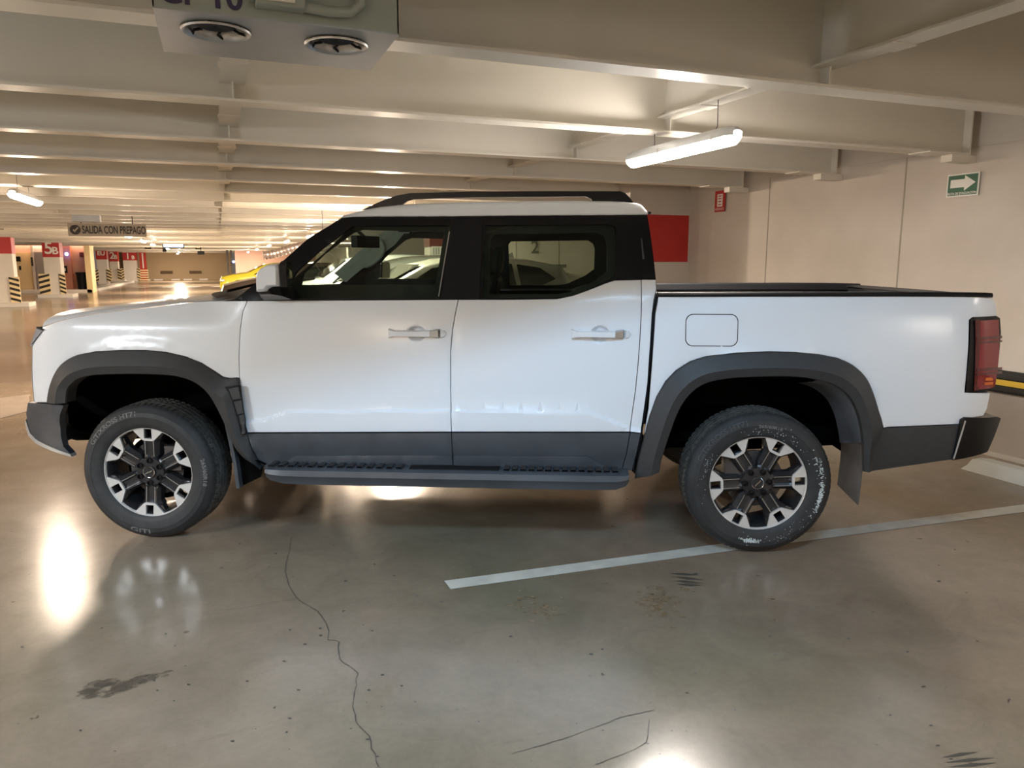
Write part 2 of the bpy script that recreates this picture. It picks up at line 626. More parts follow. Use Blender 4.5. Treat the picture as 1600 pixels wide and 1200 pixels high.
# ================================================================== THE SETTING
XW = 5.765            # plane of the right hand wall
def shell(name, args_list, m, bevel=0):
    mb = MB()
    for a in args_list:
        mb.b2(*a, m)
    return structure(mb.build(name, bevel=bevel))
fl = shell('floor', [(-15, 8, -7, 76, -0.2, 0)], M_FLOOR)
shell('ceiling', [(-15, 8, -7, 76, 3.1, 3.3)], M_SLAB)
wr = MB()
wr.b2(XW, XW + 0.3, -7, 8.4, 0, 3.1, M_WALL)
M_JOINT = mat('joint_filler', (0.36, 0.32, 0.26), 0.7)
for y in (5.12, 6.9, 3.78, 2.35, 0.9):
    wr.b2(XW - 0.003, XW + 0.01, y - 0.006, y + 0.006, 0.02, 2.47, M_JOINT)
wr.b2(XW - 0.012, XW + 0.01, -7, 8.4, 2.47, 3.1, M_WALL)
wr.b2(XW - 0.02, XW + 0.01, -7, 8.4, 0.0, 0.035, M_WHITE)
structure(wr.build('wall_right'))
shell('wall_pier', [(4.865, XW + 0.3, 8.4, 8.9, 0, 3.1)], M_WALL)
wb = MB()
wb.b2(3.75, 7.2, 12.0, 12.3, 0, 3.1, M_WALL)
for x in (4.75, 5.55, 6.35):
    wb.b2(x - 0.006, x + 0.006, 11.997, 12.01, 0, 3.1, M_JOINT)
structure(wb.build('wall_bay'))
shell('wall_bay_side', [(XW + 1.1, XW + 1.4, 8.6, 76, 0, 3.1)], M_WALL)
shell('wall_deep', [(3.3, 7.0, 20.6, 20.9, 0, 3.1)], M_WALL)
shell('wall_far', [(-9, 1.2, 74, 74.3, 0, 3.1)], mat('far_wall_paint', (0.56, 0.42, 0.25), 0.6))
shell('wall_far_right', [(1.2, 7.0, 58, 58.3, 0, 3.1)], M_PINK)
shell('wall_rear', [(-15, 8, -7.3, -7, 0, 3.3)], M_WHITE)
shell('wall_left', [(-15.3, -15, -7, 76, 0, 3.3)], M_WHITE)
# lift lobby at the far left
shell('wall_lobby', [(-15, -6.2, 46.0, 46.3, 0, 3.1)], M_PINK)
shell('trim_1', [(-15, -6.2, 44.6, 46.0, 0, 0.15)], M_WHITE)
ct = MB()
for (a, b, zt) in ((-10.1, -8.0, 2.72), (-7.5, -6.0, 2.62)):
    ct.b2(a, b, 45.7, 45.98, 2.44, zt, M_COVE)
structure(ct.build('trim_2'))
shell('trim_3', [(-9.85, -9.05, 45.9, 46.0, 0.15, 2.05)], M_CREAM)
lb = MB()
lb.b2(-9.0, -8.9, 45.7, 46.0, 0.15, 2.4, M_WHITE)
lb.b2(-8.9, -8.0, 45.9, 46.0, 2.08, 2.4, M_WHITE)
structure(lb.build('trim_4'))
shell('door_1', [(-8.88, -8.02, 45.88, 45.99, 0.15, 2.08)], mat('lift_door_steel', (0.30, 0.27, 0.25), 0.35, metal=0.6))
shell('trim_5', [(-7.62, -7.2, 45.6, 46.0, 0.15, 2.44)], M_SALM)
shell('trim_6', [(-6.42, -6.15, 44.6, 45.9, 0, 3.1)], M_CREAM)

# steel beams under the slab
N_BEAM = 50
def beam(k):
    y = 3.10 + 1.40 * k
    mb = MB()
    x0, x1 = -13.0, 5.66
    hw = 0.075
    mb.b2(x0, x1, y - hw, y + hw, 2.40, 2.414, M_BEAM)
    mb.b2(x0, x1, y - 0.006, y + 0.006, 2.414, 3.098, M_BEAM)
    # end plate, bearing block and the stiffeners under the cross members
    mb.b2(x1 - 0.012, x1, y - hw, y + hw, 2.414, 3.098, M_BEAM)
    if k < 6:
        mb.b2(x1 - 0.17, x1 + 0.10, y - 0.05, y + 0.05, 2.345, 2.40, M_BEAM)
        mb.b2(x1 - 0.50, x1 - 0.30, y - hw - 0.05, y + hw, 2.392, 2.40, M_BEAM)
    for xs in (2.86, 0.13, -2.6, -5.3):
        mb.b2(xs - 0.005, xs + 0.005, y - hw + 0.005, y - 0.006, 2.414, 2.50, M_BEAM)
    o = mb.build('steel_beam')
    return structure(o)
for k in range(-7, N_BEAM):
    beam(k)
def cross_member(x):
    mb = MB()
    mb.b2(x - 0.065, x + 0.065, -6.9, 73.9, 2.50, 2.512, M_BEAM)
    mb.b2(x - 0.005, x + 0.005, -6.9, 73.9, 2.512, 3.098, M_BEAM)
    for k in range(-4, 12):   # splice plates
        y = 3.10 + 1.40 * k
        mb.b2(x - 0.072, x + 0.072, y - 0.5, y - 0.38, 2.494, 2.50, M_BEAM)
    structure(mb.build('cross_member'))
for x in (2.86, 0.13, -2.6, -5.3):
    cross_member(x)

# marks on the floor, all lying on the slab itself
def flat(name, polys, m, z=0.0015, parent=fl):
    mb = MB()
    for i, p in enumerate(polys):
        zz = z + i * 4e-6
        mb.add([(a, b, zz) for a, b in p], [tuple(range(len(p)))], m)
    return structure(mb.build(name, parent))
def gp(px, py):
    q = onz(px, py)
    return (q.x, q.y)
flat('painted_parking_line', [[gp(694, 908), gp(704, 921), gp(1120, 864), (4.64, 3.02), (5.55, 2.97), (5.55, 3.07), (4.81, 3.12), gp(1120, 851)]], M_LINE, 0.002)
flat('painted_bay_line', [[gp(0, 622), gp(46, 616), gp(46, 642), gp(0, 654)]], mat('worn_line_paint', (0.40, 0.33, 0.27), 0.4, noise=0.2, nscale=6), 0.002)
M_CRACK = mat('dark_crack', (0.09, 0.072, 0.055), 0.9)  # plain dark colour of the crack lines
def crack(name, pix, wd, jit=3.0):
    pts = []
    pl = []
    for i in range(len(pix) - 1):
        a, b = Vector(pix[i]), Vector(pix[i + 1])
        k = max(2, int((b - a).length / 9))
        for j in range(k):
            q = a.lerp(b, j / k)
            if j:
                q += Vector((random.uniform(-jit, jit), random.uniform(-jit, jit) * 0.4))
            pts.append(q)
    pts.append(Vector(pix[-1]))
    W_ = [Vector(gp(*p)) for p in pts]
    for i in range(len(W_) - 1):
        t = (W_[i + 1] - W_[i]).normalized()
        nrm = Vector((-t.y, t.x))
        w1 = wd * random.uniform(0.7, 1.8)
        pl.append([tuple(W_[i] + nrm * w1), tuple(W_[i + 1] + nrm * w1), tuple(W_[i + 1] - nrm * w1), tuple(W_[i] - nrm * w1)])
    flat(name, pl, M_CRACK, 0.0012)
crack('floor_crack', [(457, 838), (447, 880), (449, 905), (464, 935), (496, 955), (510, 975), (512, 1000), (530, 1003), (531, 1030), (560, 1053), (553, 1090), (551, 1105), (556, 1128), (577, 1150), (580, 1170), (592, 1199)], 0.0013)
crack('floor_crack', [(464, 935), (420, 943), (380, 951), (325, 955)], 0.0009, 2)
crack('floor_crack', [(1022, 1110), (970, 1121), (930, 1137), (880, 1155), (800, 1178)], 0.0009, 1)
crack('floor_crack', [(1015, 1125), (1010, 1160), (990, 1172), (930, 1195)], 0.0008, 1)
M_STAIN = mat('oil_stain', (0.150, 0.118, 0.088), 0.25, noise=0.5, nscale=9, col2=(0.17, 0.135, 0.10), patchy=0.75)
M_RUST = mat('rust_stain', (0.33, 0.20, 0.075), 0.3, noise=0.6, nscale=30, col2=(0.26, 0.19, 0.12), patchy=0.8)
M_MARK = mat('tyre_mark', (0.075, 0.066, 0.052), 0.5)
def streaks(name, cx, cy, wpx, hpx, m, n, ln, th, slope=-0.15):
    pl = []
    for i in range(n):
        x = cx + random.gauss(0, wpx / 2.6)
        y = cy + random.gauss(0, hpx / 2.6) + slope * (x - cx)
        l = random.uniform(0.3, 1.0) * ln
        t = random.uniform(0.4, 1.0) * th
        P = []
        for k in range(10):
            a = 2 * PI * k / 10
            P.append(gp(x + l * math.cos(a) * random.uniform(0.7, 1.1), y + t * math.sin(a) * random.uniform(0.6, 1.1) + slope * l * math.cos(a)))
        pl.append(P)
    flat(name, pl, m, 0.0010)
streaks('oil_stain', 178, 1072, 80, 14, M_STAIN, 90, 18, 5, -0.22)
streaks('rust_stain', 830, 947, 60, 22, M_RUST, 45, 13, 2.2, 0.05)
streaks('rust_stain', 1030, 941, 46, 26, M_RUST, 45, 12, 4, 0.1)
for (x0, x1, y, s) in ((1046, 1092, 896, 3), (1048, 1098, 901, 5), (1050, 1100, 907, 5), (1056, 1096, 913, 2)):
    flat('tyre_mark', [[gp(x0, y), gp((x0 + x1) / 2, y - 2 + s / 2), gp(x1, y + s), gp((x0 + x1) / 2, y + 2 + s / 2)]], M_MARK, 0.0011)
for (x0, x1, y, s) in ((1470, 1530, 1184, -9), (1474, 1556, 1192, -8), (1480, 1560, 1199, -7)):
    flat('tyre_mark', [[gp(x0, y), gp((x0 + x1) / 2, y - 3 + s / 2), gp(x1, y + s), gp((x0 + x1) / 2, y + 2.5 + s / 2)]], M_MARK, 0.0011)
pl = []
for i in range(110):
    x, y = random.uniform(20, 1590), random.uniform(880, 1195)
    r = random.uniform(0.8, 2.6)
    pl.append([gp(x + r * math.cos(a) * random.uniform(0.6, 2.0), y + r * 0.6 * math.sin(a)) for a in (0, 1.2, 2.2, 3.3, 4.4, 5.3)])
flat('grit_speck', pl, M_MARK, 0.0009)
# dashes painted across the far lane
for xa, xb, y in ((-5.2, -4.3, 52.), (-3.6, -2.8, 52.), (-2.1, -1.3, 52.), (-0.6, 0.2, 52.), (0.8, 1.6, 52.)):
    flat('painted_bay_line', [[(xa, y), (xb, y), (xb + 0.3, y + 1.2), (xa + 0.3, y + 1.2)]], M_LINE, 0.002)

# ================================================================== FIXED THINGS OF THE GARAGE
# ---- tube luminaires
def luminaire(x, y, z, L, glow, near):
    r = empty('tube_light_fixture', (x, y, z))
    mb = MB()
    # housing: shallow tray tapered at both ends
    ys = [-L / 2, -L / 2 + 0.03, -L / 2 + 0.10, L / 2 - 0.10, L / 2 - 0.03, L / 2]
    ws = [0.030, 0.052, 0.058, 0.058, 0.052, 0.030]
    hs = [0.020, 0.042, 0.050, 0.050, 0.042, 0.020]
    rows = []
    for yy, ww, hh in zip(ys, ws, hs):
        rows.append([(-ww, yy, -0.010), (-ww, yy, 0.012), (-ww * 0.72, yy, hh * 0.8), (-ww * 0.3, yy, hh), (ww * 0.3, yy, hh), (ww * 0.72, yy, hh * 0.8), (ww, yy, 0.012), (ww, yy, -0.010)])
    mb.grid(rows, M_SILVER)
    mb.build('housing', r, smooth=True)
    mb = MB()
    rows = []
    for i, yy in enumerate((-L / 2 + 0.006, -L / 2 + 0.05, L / 2 - 0.05, L / 2 - 0.006)):
        s = 0.6 if i in (0, 3) else 1
        rows.append([(0.056 * s * math.cos(a), yy, -0.010 - 0.052 * s * math.sin(a)) for a in [PI * k / 10 for k in range(11)]])
    mb.grid(rows, glow)
    mb.build('diffuser', r, smooth=True)
    if True:
        kb = round((y - 3.10) / 1.40)
        hang = [(0.0, 3.10 + 1.40 * kb - y, 2.40)]
        if x == 2.78:
            hang.append((0.04, -0.35, 2.50))
        elif near:
            hang.append((0.0, -0.38, 3.10))
        for hx, yy, zh in hang:
            mb = MB()
            mb.tube([(hx * 0.5, yy, 0.045), (hx + 0.003, yy, 0.08), (hx, yy, zh - z)], 0.0022, M_BLACK, 6)
            mb.build('hanger_wire', r)
        for i in range(4 if near else 0):
            mb = MB()
            mb.box((0.056 if i % 2 else -0.056, -L * 0.36 + i * L * 0.24, 0.0), (0.006, 0.02, 0.028), M_STEEL)
            mb.build('clip', r)
    return r
tl = [
    'lit white tube light hanging on wires under the beams above the truck bed',
    'lit tube light at the far left above the aisle, the largest on that side',
]
FARTL = {11.0: None, 16.2: None, 21.5: None}
for i, (x, y, z, L, c, p) in enumerate(TUBES):
    if y < 0 or x < -5:
        lab = None
    r = luminaire(x, y, z, L, M_TUBE if y < 12 else M_TUBEF, y < 12)
    if i < 2:
        tag(r, tl[i], 'lamp')
    elif y == 0.35:
        tag(r, 'added tube light outside the right edge of view, brightening the right wall', 'lamp')
    elif y == 2.4:
        tag(r, 'lit tube light outside the left edge of view, beside the truck nose', 'lamp')
    elif y < 3:
        tag(r, 'lit tube light under the beams behind the viewer, %s' % ('left' if x < 0 else 'right'), 'lamp')
    elif x < -5:
        tag(r, 'lit tube light over the far left bays, %s row' % {6.0: 'near', 14.0: 'middle', 24.0: 'deep'}[y], 'lamp')
    elif x > 0:
        tag(r, {11.5: 'lit tube light over the parked cars hidden past the truck roof', 15.7: 'lit tube light over the dark parked car, past the truck cab', 21.3: 'lit tube light beyond the yellow car, past the truck cab',
                26.9: 'small lit tube light just left of the truck windscreen pillar, nearest of that row', 33.9: 'small lit tube light above the white mirror, second of the right hand row',
                43.7: 'small lit tube light above the yellow car, third of the right hand row', 54.9: 'tiny lit tube light furthest back in the right hand row'}[y], 'lamp')
    else:
        tag(r, {22.7: 'small lit tube light beside the end of the hanging exit sign, nearest of its row', 28.3: 'small lit tube light second in the row past the hanging exit sign',
                33.9: 'small lit tube light third in the row, left of the blue screen', 43.7: 'tiny lit tube light behind the blue screen', 56.3: 'tiny lit tube light far back in the left row, last but one', 67.5: 'tiny lit tube light furthest back, close to the far wall'}[y], 'lamp')
for i, (x, y, z, L, p) in enumerate(COOLS):
    mb = MB()
    mb.box((x, y, z + 0.03), (L, 0.14, 0.05), M_SILVER)
    o = mb.build('ceiling_lamp')
    tag(o, ['cool white lamp set between the beams above the viewer', 'cool white lamp between the beams behind the viewer, left', 'cool white lamp between the beams behind the viewer, right'][i], 'lamp')
    mb = MB()
    mb.box((x, y, z - 0.005), (L * 0.96, 0.11, 0.02), M_TUBEC)
    mb.build('diffuser', o)

# ---- ventilation box with two round nozzles
vb = empty('ventilation_fan_box', (0, 0, 0))
tag(vb, 'grey sheet metal ventilation box with two round nozzles hanging from the beams', 'ventilation fan')
x0, x1, y0, y1, zb, zt = -0.118, 0.528, 2.255, 2.695, 2.20, 2.62
mb = MB()
t_ = 0.004
NZ = [(0.035, 2.40), (0.372, 2.412)]
def vf0(u, z):
    return 0.0
mbp = MB()
holes = [[(cx + 0.088 * math.cos(2 * PI * k / 36), cy_ + 0.088 * math.sin(2 * PI * k / 36)) for k in range(36)] for cx, cy_ in NZ]
panel(mbp, [(x0, y0), (x1, y0), (x1, y1), (x0, y1)], vf0, 0.004, M_GALV, step=0.08, estep=0.08, holes=holes, fn=lambda u, v, z: (u, z, zb + v), edge=0)
mbp.build('bottom_plate', vb)
mb = MB()
mb.b2(x0, x1, y0, y0 + t_, zb + 0.004, zt, M_GALVB)
mb.b2(x0, x1, y1 - t_, y1, zb + 0.004, zt, M_GALV)
mb.b2(x0, x0 + t_, y0, y1, zb + 0.004, zt, M_GALV)
mb.b2(x1 - t_, x1, y0, y1, zb + 0.004, zt, M_GALV)
mb.b2(x0, x1, y0, y1, zt, zt + t_, M_GALV)
mb.build('casing', vb)
for cx, cy_ in NZ:
    mb = MB()
    mb.lathe([(0.094, -0.004), (0.092, -0.009), (0.087, -0.008), (0.080, 0.004), (0.074, 0.03), (0.072, 0.06)], (cx, cy_, zb), M_STEEL, 40, 'z')
    nz = mb.build('nozzle_ring', vb, smooth=True, angle=50)
    mb = MB()
    mb.lathe([(0.0, 0.012), (0.03, 0.004), (0.052, 0.010), (0.06, 0.03), (0.0, 0.05)], (cx, cy_, zb), M_BLACK, 30, 'z')
    for k in range(6):
        a = 2 * PI * k / 6 + 0.3
        mb.tube([(cx + 0.05 * math.cos(a), cy_ + 0.05 * math.sin(a), zb + 0.01), (cx + 0.07 * math.cos(a + .15), cy_ + 0.07 * math.sin(a + .15), zb + 0.006), (cx + 0.086 * math.cos(a), cy_ + 0.086 * math.sin(a), zb + 0.0)], 0.004, M_BLACK, 6)
    mb.build('nozzle_core', nz, smooth=True)
M_INK = mat('dark_blue_print', (0.035, 0.025, 0.07), 0.6)
o = text_obj('lettering', 'CF 10', 0.085, M_INK, (0.0, y0 - 0.0025, 2.243), (1, 0, 0), (0, 0, 1), vb, bold=0.002)
mb = MB()
mb.b2(0.135, 0.262, y0 - 0.05, y0, 2.225, 2.42, M_GALVB)
mb.b2(0.165, 0.235, y0 - 0.058, y0 - 0.05, 2.235, 2.26, M_BEAM)
mb.b2(0.118, 0.135, y0 - 0.04, y0, 2.24, 2.33, M_GALVB)
mb.build('junction_box', vb, bevel=0.003)
mb = MB()
mb.tube([(0.262, y0 - 0.025, 2.238), (0.33, y0 - 0.03, 2.232), (0.385, y0 - 0.03, 2.237), (0.415, y0 - 0.03, 2.26), (0.41, y0 - 0.03, 2.30), (0.38, y0 - 0.03, 2.36)], 0.014, M_GALVB, 12)
mb.build('cable', vb, smooth=True)
for hx in (x0 + 0.03, x1 - 0.03):
    for hy in (y0 + 0.03, y1 - 0.03):
        mb = MB()
        mb.tube([(hx, hy, zt), (hx, hy, 3.1)], 0.005, M_STEEL, 8)
        mb.build('hanger_rod', vb)

# ---- signs on the walls
def arrow_sign():
    a = onx(1483.5, 273.5, XW)
    b = onx(1534, 268, XW)
    y0_, y1_ = a.y, b.y
    z1_, z0_ = 2.272, 2.086
    xs = XW - 0.012
    mb = MB()
    mb.b2(xs - 0.006, xs - 0.001, y1_, y0_, z0_, z1_, M_SIGNW)
    o = mb.build('evacuation_route_sign', bevel=0.002)
    tag(o, 'green evacuation route sign with a white arrow high on the right wall', 'sign')
    e = xs - 0.0075
    mb = MB()
    mg = 0.012
    mb.add([(e, y0_ - mg, z0_ + mg), (e, y1_ + mg, z0_ + mg), (e, y1_ + mg, z1_ - mg), (e, y0_ - mg, z1_ - mg)], [(0, 1, 2, 3)], M_GREEN)
    mb.build('green_field', o)
    mb = MB()
    cy_, cz = (y0_ + y1_) / 2, (z0_ + z1_) / 2 + 0.014
    s = (y0_ - y1_)
    pts = [(-0.38, -0.033), (0.06, -0.033), (0.06, -0.062), (0.40, 0.0), (0.06, 0.062), (0.06, 0.033), (-0.38, 0.033)]
    mb.add([(e - 0.001, cy_ - u * s, cz + v) for u, v in pts], [tuple(range(7))], M_SIGNW)
    mb.build('arrow', o)
    text_obj('lettering', 'RUTA DE EVACUACION', 0.026, M_SIGNW, (e - 0.001, cy_, z0_ + 0.026), (0, -1, 0), (0, 0, 1), o, sx=0.92, bold=0.0006)
arrow_sign()
def fire_sign():
    a, b = onx(1120, 299, XW), onx(1136, 298, XW)
    xs = XW - 0.016
    yA, yB = a.y, b.y
    mb = MB()
    mb.b2(xs - 0.006, xs, yB, yA, 2.16, 2.41, M_REDB)
    o = mb.build('fire_hose_sign')
    tag(o, 'narrow red and white fire sign on the wall near the corner', 'sign')
    mb = MB()
    cy_ = (yA + yB) / 2
    mb.add([(xs - 0.008, cy_ + 0.05, 2.22), (xs - 0.008, cy_ - 0.055, 2.22), (xs - 0.008, cy_ - 0.055, 2.37), (xs - 0.008, cy_ + 0.05, 2.37)], [(0, 1, 2, 3)], M_SIGNW)
    mb.build('pictogram_field', o)
    mb = MB()
    for z in (2.24, 2.275, 2.31, 2.34):
        mb.b2(xs - 0.010, xs - 0.008, cy_ - 0.03, cy_ + 0.03, z, z + 0.012, M_REDB)
    mb.build('pictogram', o)
    text_obj('lettering', 'HIDRANTE', 0.04, M_SIGNW, (xs - 0.008, cy_, 2.19), (0, -1, 0), (0, 0, 1), o, sx=0.9)
fire_sign()
mb = MB()
mb.b2(5.08, 5.742, 8.394, 8.4, 1.556, 2.15, M_RED)
tag(mb.build('red_wall_panel'), 'plain dark red rectangle painted on the wall behind the bed front', 'panel')
tag(text_obj('bay_number', '2', 0.30, mat('stencil_paint', (0.14, 0.13, 0.10), 0.7), (5.10, 11.99, 1.80), (1, 0, 0), (0, 0, 1), bold=0.006), 'dark bay number 2 stencilled on the wall, seen through the rear door window', 'number')
# bumper rail along the wall
mb = MB()
mb.b2(XW - 0.028, XW, -3, 8.35, 0.525, 0.705, M_BLK)
rb = mb.build('wall_bumper_rail')
tag(rb, 'long black rubber bumper rail with a yellow stripe along the right wall', 'wall bumper')
mb = MB()
mb.b2(XW - 0.034, XW - 0.026, -3, 8.35, 0.588, 0.632, M_YEL)
mb.build('yellow_stripe', rb)
mb = MB()
for z in (0.66, 0.56):
    mb.b2(XW - 0.045, XW - 0.027, -3, 8.35, z - 0.022, z + 0.022, M_BLK)
mb.build('rubber_rib', rb, bevel=0.008)
# wheel stop
ws = MB()
sec = [(-0.09, 0.0), (-0.075, 0.045), (-0.045, 0.09), (0.03, 0.09), (0.07, 0.05), (0.085, 0.0)]
rows = []
for yy, s in ((2.15, 0.25), (2.18, 0.9), (2.24, 1.0), (3.76, 1.0), (3.84, 0.9), (3.88, 0.25)):
    rows.append([(5.30 + u * 1.35, yy, max(0.0, v * s) + (0.0005 if v else 0)) for u, v in sec])
ws.grid(rows, M_STOP)
tag(ws.build('wheel_stop', smooth=True, angle=30), 'white painted concrete wheel stop on the floor behind the truck, against the right wall', 'wheel stop')

# ---- columns of the left row
def hazard(mb, x0, x1, y0, y1, z0, z1, n, face='y', flip=1):
    """diagonal black bands on a cream guard"""
    mb.b2(x0, x1, y0, y1, z0, z1, M_CREAM)
    h = (z1 - z0) / n
    for i in range(n):
        a = z0 + h * (i + 0.05)
        sl = h * 0.55 * flip
        mb.add([(x0 - 0.002, y0 - 0.012, a + max(0, -sl)), (x1 + 0.002, y0 - 0.012, a + max(0, sl)), (x1 + 0.002, y0 - 0.012, min(z1, a + max(0, sl) + h * 0.48)), (x0 - 0.002, y0 - 0.012, min(z1, a + max(0, -sl) + h * 0.48))], [(0, 1, 2, 3)], M_BLK)
def column(x0, x1, y, band0, band1, label, text, guards, base=True, tsize=0.5, sub=None, th=0.8):
    r = empty('concrete_column', ((x0 + x1) / 2, y, 0))
    tag(r, label, 'column')
    ox, oy = (x0 + x1) / 2, y
    wd = x1 - x0
    mb = MB()
    mb.b2(-wd / 2, wd / 2, 0, th, 0, 3.1, M_WHITE)
    mb.build('shaft', r)
    mb = MB()
    mb.b2(-wd / 2 - 0.01, wd / 2 + 0.01, -0.01, th + 0.01, band0, band1, M_REDB)
    mb.build('red_band', r)
    if base:
        mb = MB()
        mb.b2(-wd / 2 - 0.3, wd / 2 + 0.42, -0.3, th + 0.3, 0, 0.15, M_WHITE)
        mb.build('base_slab', r, bevel=0.01)
    for (ga, gb, n, fl_) in guards:
        mb = MB()
        hazard(mb, ga, gb, -0.05, 0.0, 0.15, 1.05, n, flip=fl_)
        mb.build('corner_guard', r)
    zc = (band0 + band1) / 2
    if text:
        text_obj('lettering', text, tsize, M_SIGNW, (-wd * (0.12 if sub else 0), -0.022, zc), (1, 0, 0), (0, 0, 1), r, bold=0.012)
    if sub:
        text_obj('lettering', sub, tsize * 0.6, M_SIGNW, (wd * 0.26, -0.022, zc - tsize * 0.14), (1, 0, 0), (0, 0, 1), r, bold=0.012)
    return r
def colx(px, y):
    return ony(px, 430, y).x
Y5 = 38.6
column(colx(-22, 31), colx(22, 31), 31.0, 1.85, 2.42, 'white column with a red band at the left edge of the picture', '6', [(0.26, 0.56, 5, -1)], tsize=0.5, th=0.5)
column(colx(70, Y5), colx(96, Y5), Y5, 1.78, 2.52, 'white column marked 5 B on its red band, striped guards at its foot', '5', [(-0.56, -0.14, 4, 1), (0.24, 0.46, 5, -1)], tsize=0.72, sub='B')
column(colx(152.5, 62), colx(169, 62), 62.0, 1.76, 2.62, 'white column with the brightest red band and small white print', 'EU', [(-0.5, -0.26, 4, 1), (0.26, 0.5, 4, -1)], tsize=0.42, base=False)
column(colx(172.5, 68), colx(186, 68), 68.0, 1.62, 2.52, 'white column marked 2 B on its red band', '2', [(-0.5, -0.22, 4, 1), (0.22, 0.52, 4, -1)], tsize=0.75, sub='B')
column(colx(194, 71.5), colx(215, 71.5), 71.5, 1.72, 2.38, 'wide pale wall end marked 1 B on its red band', '1', [(-0.72, -0.5, 4, 1), (0.5, 0.72, 4, -1)], base=False, tsize=0.7, sub='B')
# red and white pole beside the far wall
mb = MB()
x_ = colx(225, 72)
mb.b2(x_ - 0.26, x_ + 0.26, 72.0, 72.2, 0, 2.42, M_RED)
rp = mb.build('striped_pole')
tag(rp, 'dark red pole with cream bands at its foot, left of the far wall', 'pole')
mb = MB()
for i in range(5):
    mb.b2(x_ - 0.36, x_ + 0.36, 71.95, 72.0, 0.02 + 0.2 * i, 0.13 + 0.2 * i, M_CREAM)
mb.build('cream_band', rp)
mb = MB()
mb.b2(x_ - 0.05, x_ + 0.05, 71.96, 72.0, 1.05, 2.35, M_SIGNW)
mb.build('white_strip', rp)
# kerb along the left row
shell('trim_7', [(-6.75, -6.2, 47, 66, 0, 0.14)], M_WHITE)
# bin, fire box, plants of the lobby
mb = MB()
xb = ony(128, 440, 45).x
mb.lathe([(0.0, 0.15), (0.20, 0.15), (0.24, 0.95), (0.27, 0.98), (0.27, 1.04), (0.0, 1.06)], (xb, 45.0, 0), M_BLACK, 24, 'z')
tag(mb.build('rubbish_bin', smooth=True), 'dark rubbish bin against the lobby wall near the lift', 'bin')
mb = MB()
q = ony(128, 398, 45.9)
mb.b2(q.x - 0.1, q.x + 0.1, 45.8, 46.0, q.z - 0.12, q.z + 0.12, mat('maroon_box', (0.12, 0.02, 0.02), 0.5))
tag(mb.build('alarm_box'), 'small dark red alarm box on the lobby wall above the bin', 'box')
mb = MB()
q = ony(101, 421, 45.5)
mb.b2(q.x - 0.11, q.x + 0.11, 45.52, 45.6, q.z - 0.18, q.z + 0.18, M_BLACK)
o = mb.build('lift_call_panel')
tag(o, 'dark call panel on the salmon lobby pillar', 'panel')
mb = MB()
mb.b2(q.x - 0.04, q.x + 0.04, 45.5, 45.52, q.z - 0.08, q.z + 0.08, M_SIGNW)
mb.build('button_plate', o)
def bluelamp(px, py, Y, label, wallgap=0.19):
    q = ony(px, py, Y)
    mb = MB()
    mb.lathe([(0.0, -0.06), (0.07, -0.05), (0.09, 0), (0.07, 0.05), (0, 0.06)], (q.x, Y, q.z), M_BLUEL, 16, 'y')
    mb.b2(q.x - 0.03, q.x + 0.03, Y, Y + wallgap, q.z - 0.03, q.z + 0.03, M_BLACK)
    tag(mb.build('blue_indicator_lamp', smooth=True), label, 'lamp')
bluelamp(104, 397, 45.4, 'small glowing blue lamp on the salmon lobby pillar')
bluelamp(365, 409, 57.0, 'small glowing blue lamp by the dark pipes right of the far wall', 0.99)
mb = MB()
q = ony(33, 405, 45.9)
mb.b2(q.x - 0.22, q.x - 0.02, 45.86, 45.9, q.z - 0.12, q.z + 0.14, M_BLACK)
mb.b2(q.x - 0.12, q.x - 0.04, 45.86, 45.9, q.z - 0.55, q.z - 0.35, M_BLACK)
mb.b2(q.x + 0.48, q.x + 0.56, 45.66, 45.7, q.z - 0.35, q.z + 0.1, M_INTD)
tag(mb.build('door_notice'), 'dark notice marks on the pale lobby door', 'sign')

# ---- hanging signs in the aisle
sx0, sx1 = ony(108, 360, 16).x, ony(226, 360, 16).x
M_SBOARD = mat('sign_board_grey', (0.30, 0.26, 0.21), 0.6)
M_SINK = mat('sign_ink', (0.02, 0.016, 0.014), 0.6)
mb = MB()
mb.b2(sx0 - 0.02, sx1 + 0.03, 16.0, 16.03, 2.03, 2.26, M_SBOARD)
hs = mb.build('hanging_exit_sign')
tag(hs, 'long grey hanging sign reading SALIDA CON PREPAGO', 'sign')
mb = MB()
mb.lathe([(0.0, 0), (0.088, 0), (0.088, -0.004), (0, -0.004)], (sx0 + 0.10, 15.996, 2.145), M_SINK, 28, 'y')
rd = mb.build('round_symbol', hs)
mb = MB()
mb.add([(sx0 + 0.06, 15.990, 2.13), (sx0 + 0.09, 15.990, 2.10), (sx0 + 0.16, 15.990, 2.18), (sx0 + 0.14, 15.990, 2.195), (sx0 + 0.09, 15.990, 2.14), (sx0 + 0.07, 15.990, 2.155)], [(0, 1, 2, 3, 4, 5)], M_SBOARD)
mb.build('symbol_arrow', hs)
text_obj('lettering', 'SALIDA CON PREPAGO', 0.195, M_SINK, ((sx0 + sx1) / 2 + 0.115, 15.994, 2.142), (1, 0, 0), (0, 0, 1), hs, sx=0.52, bold=0.004)
for x in (sx0 + 0.2, sx1 - 0.2):
    mb = MB()
    mb.tube([(x, 16.015, 2.26), (x, 16.015, 3.1)], 0.008, M_BLACK, 6)
    mb.build('hanger_rod', hs)
mb = MB()
q = ony(125, 347, 15.9)
mb.b2(q.x - 0.1, q.x + 0.35, 15.7, 15.9, 2.28, 2.40, M_GALV)
tag(mb.build('junction_box'), 'grey junction box above the hanging exit sign', 'box')
a, b = ony(255, 378, 40), ony(286, 386, 40)
mb = MB()
mb.b2(a.x - 0.05, b.x + 0.05, 40.02, 40.1, b.z - 0.05, a.z + 0.05, M_BLACK)
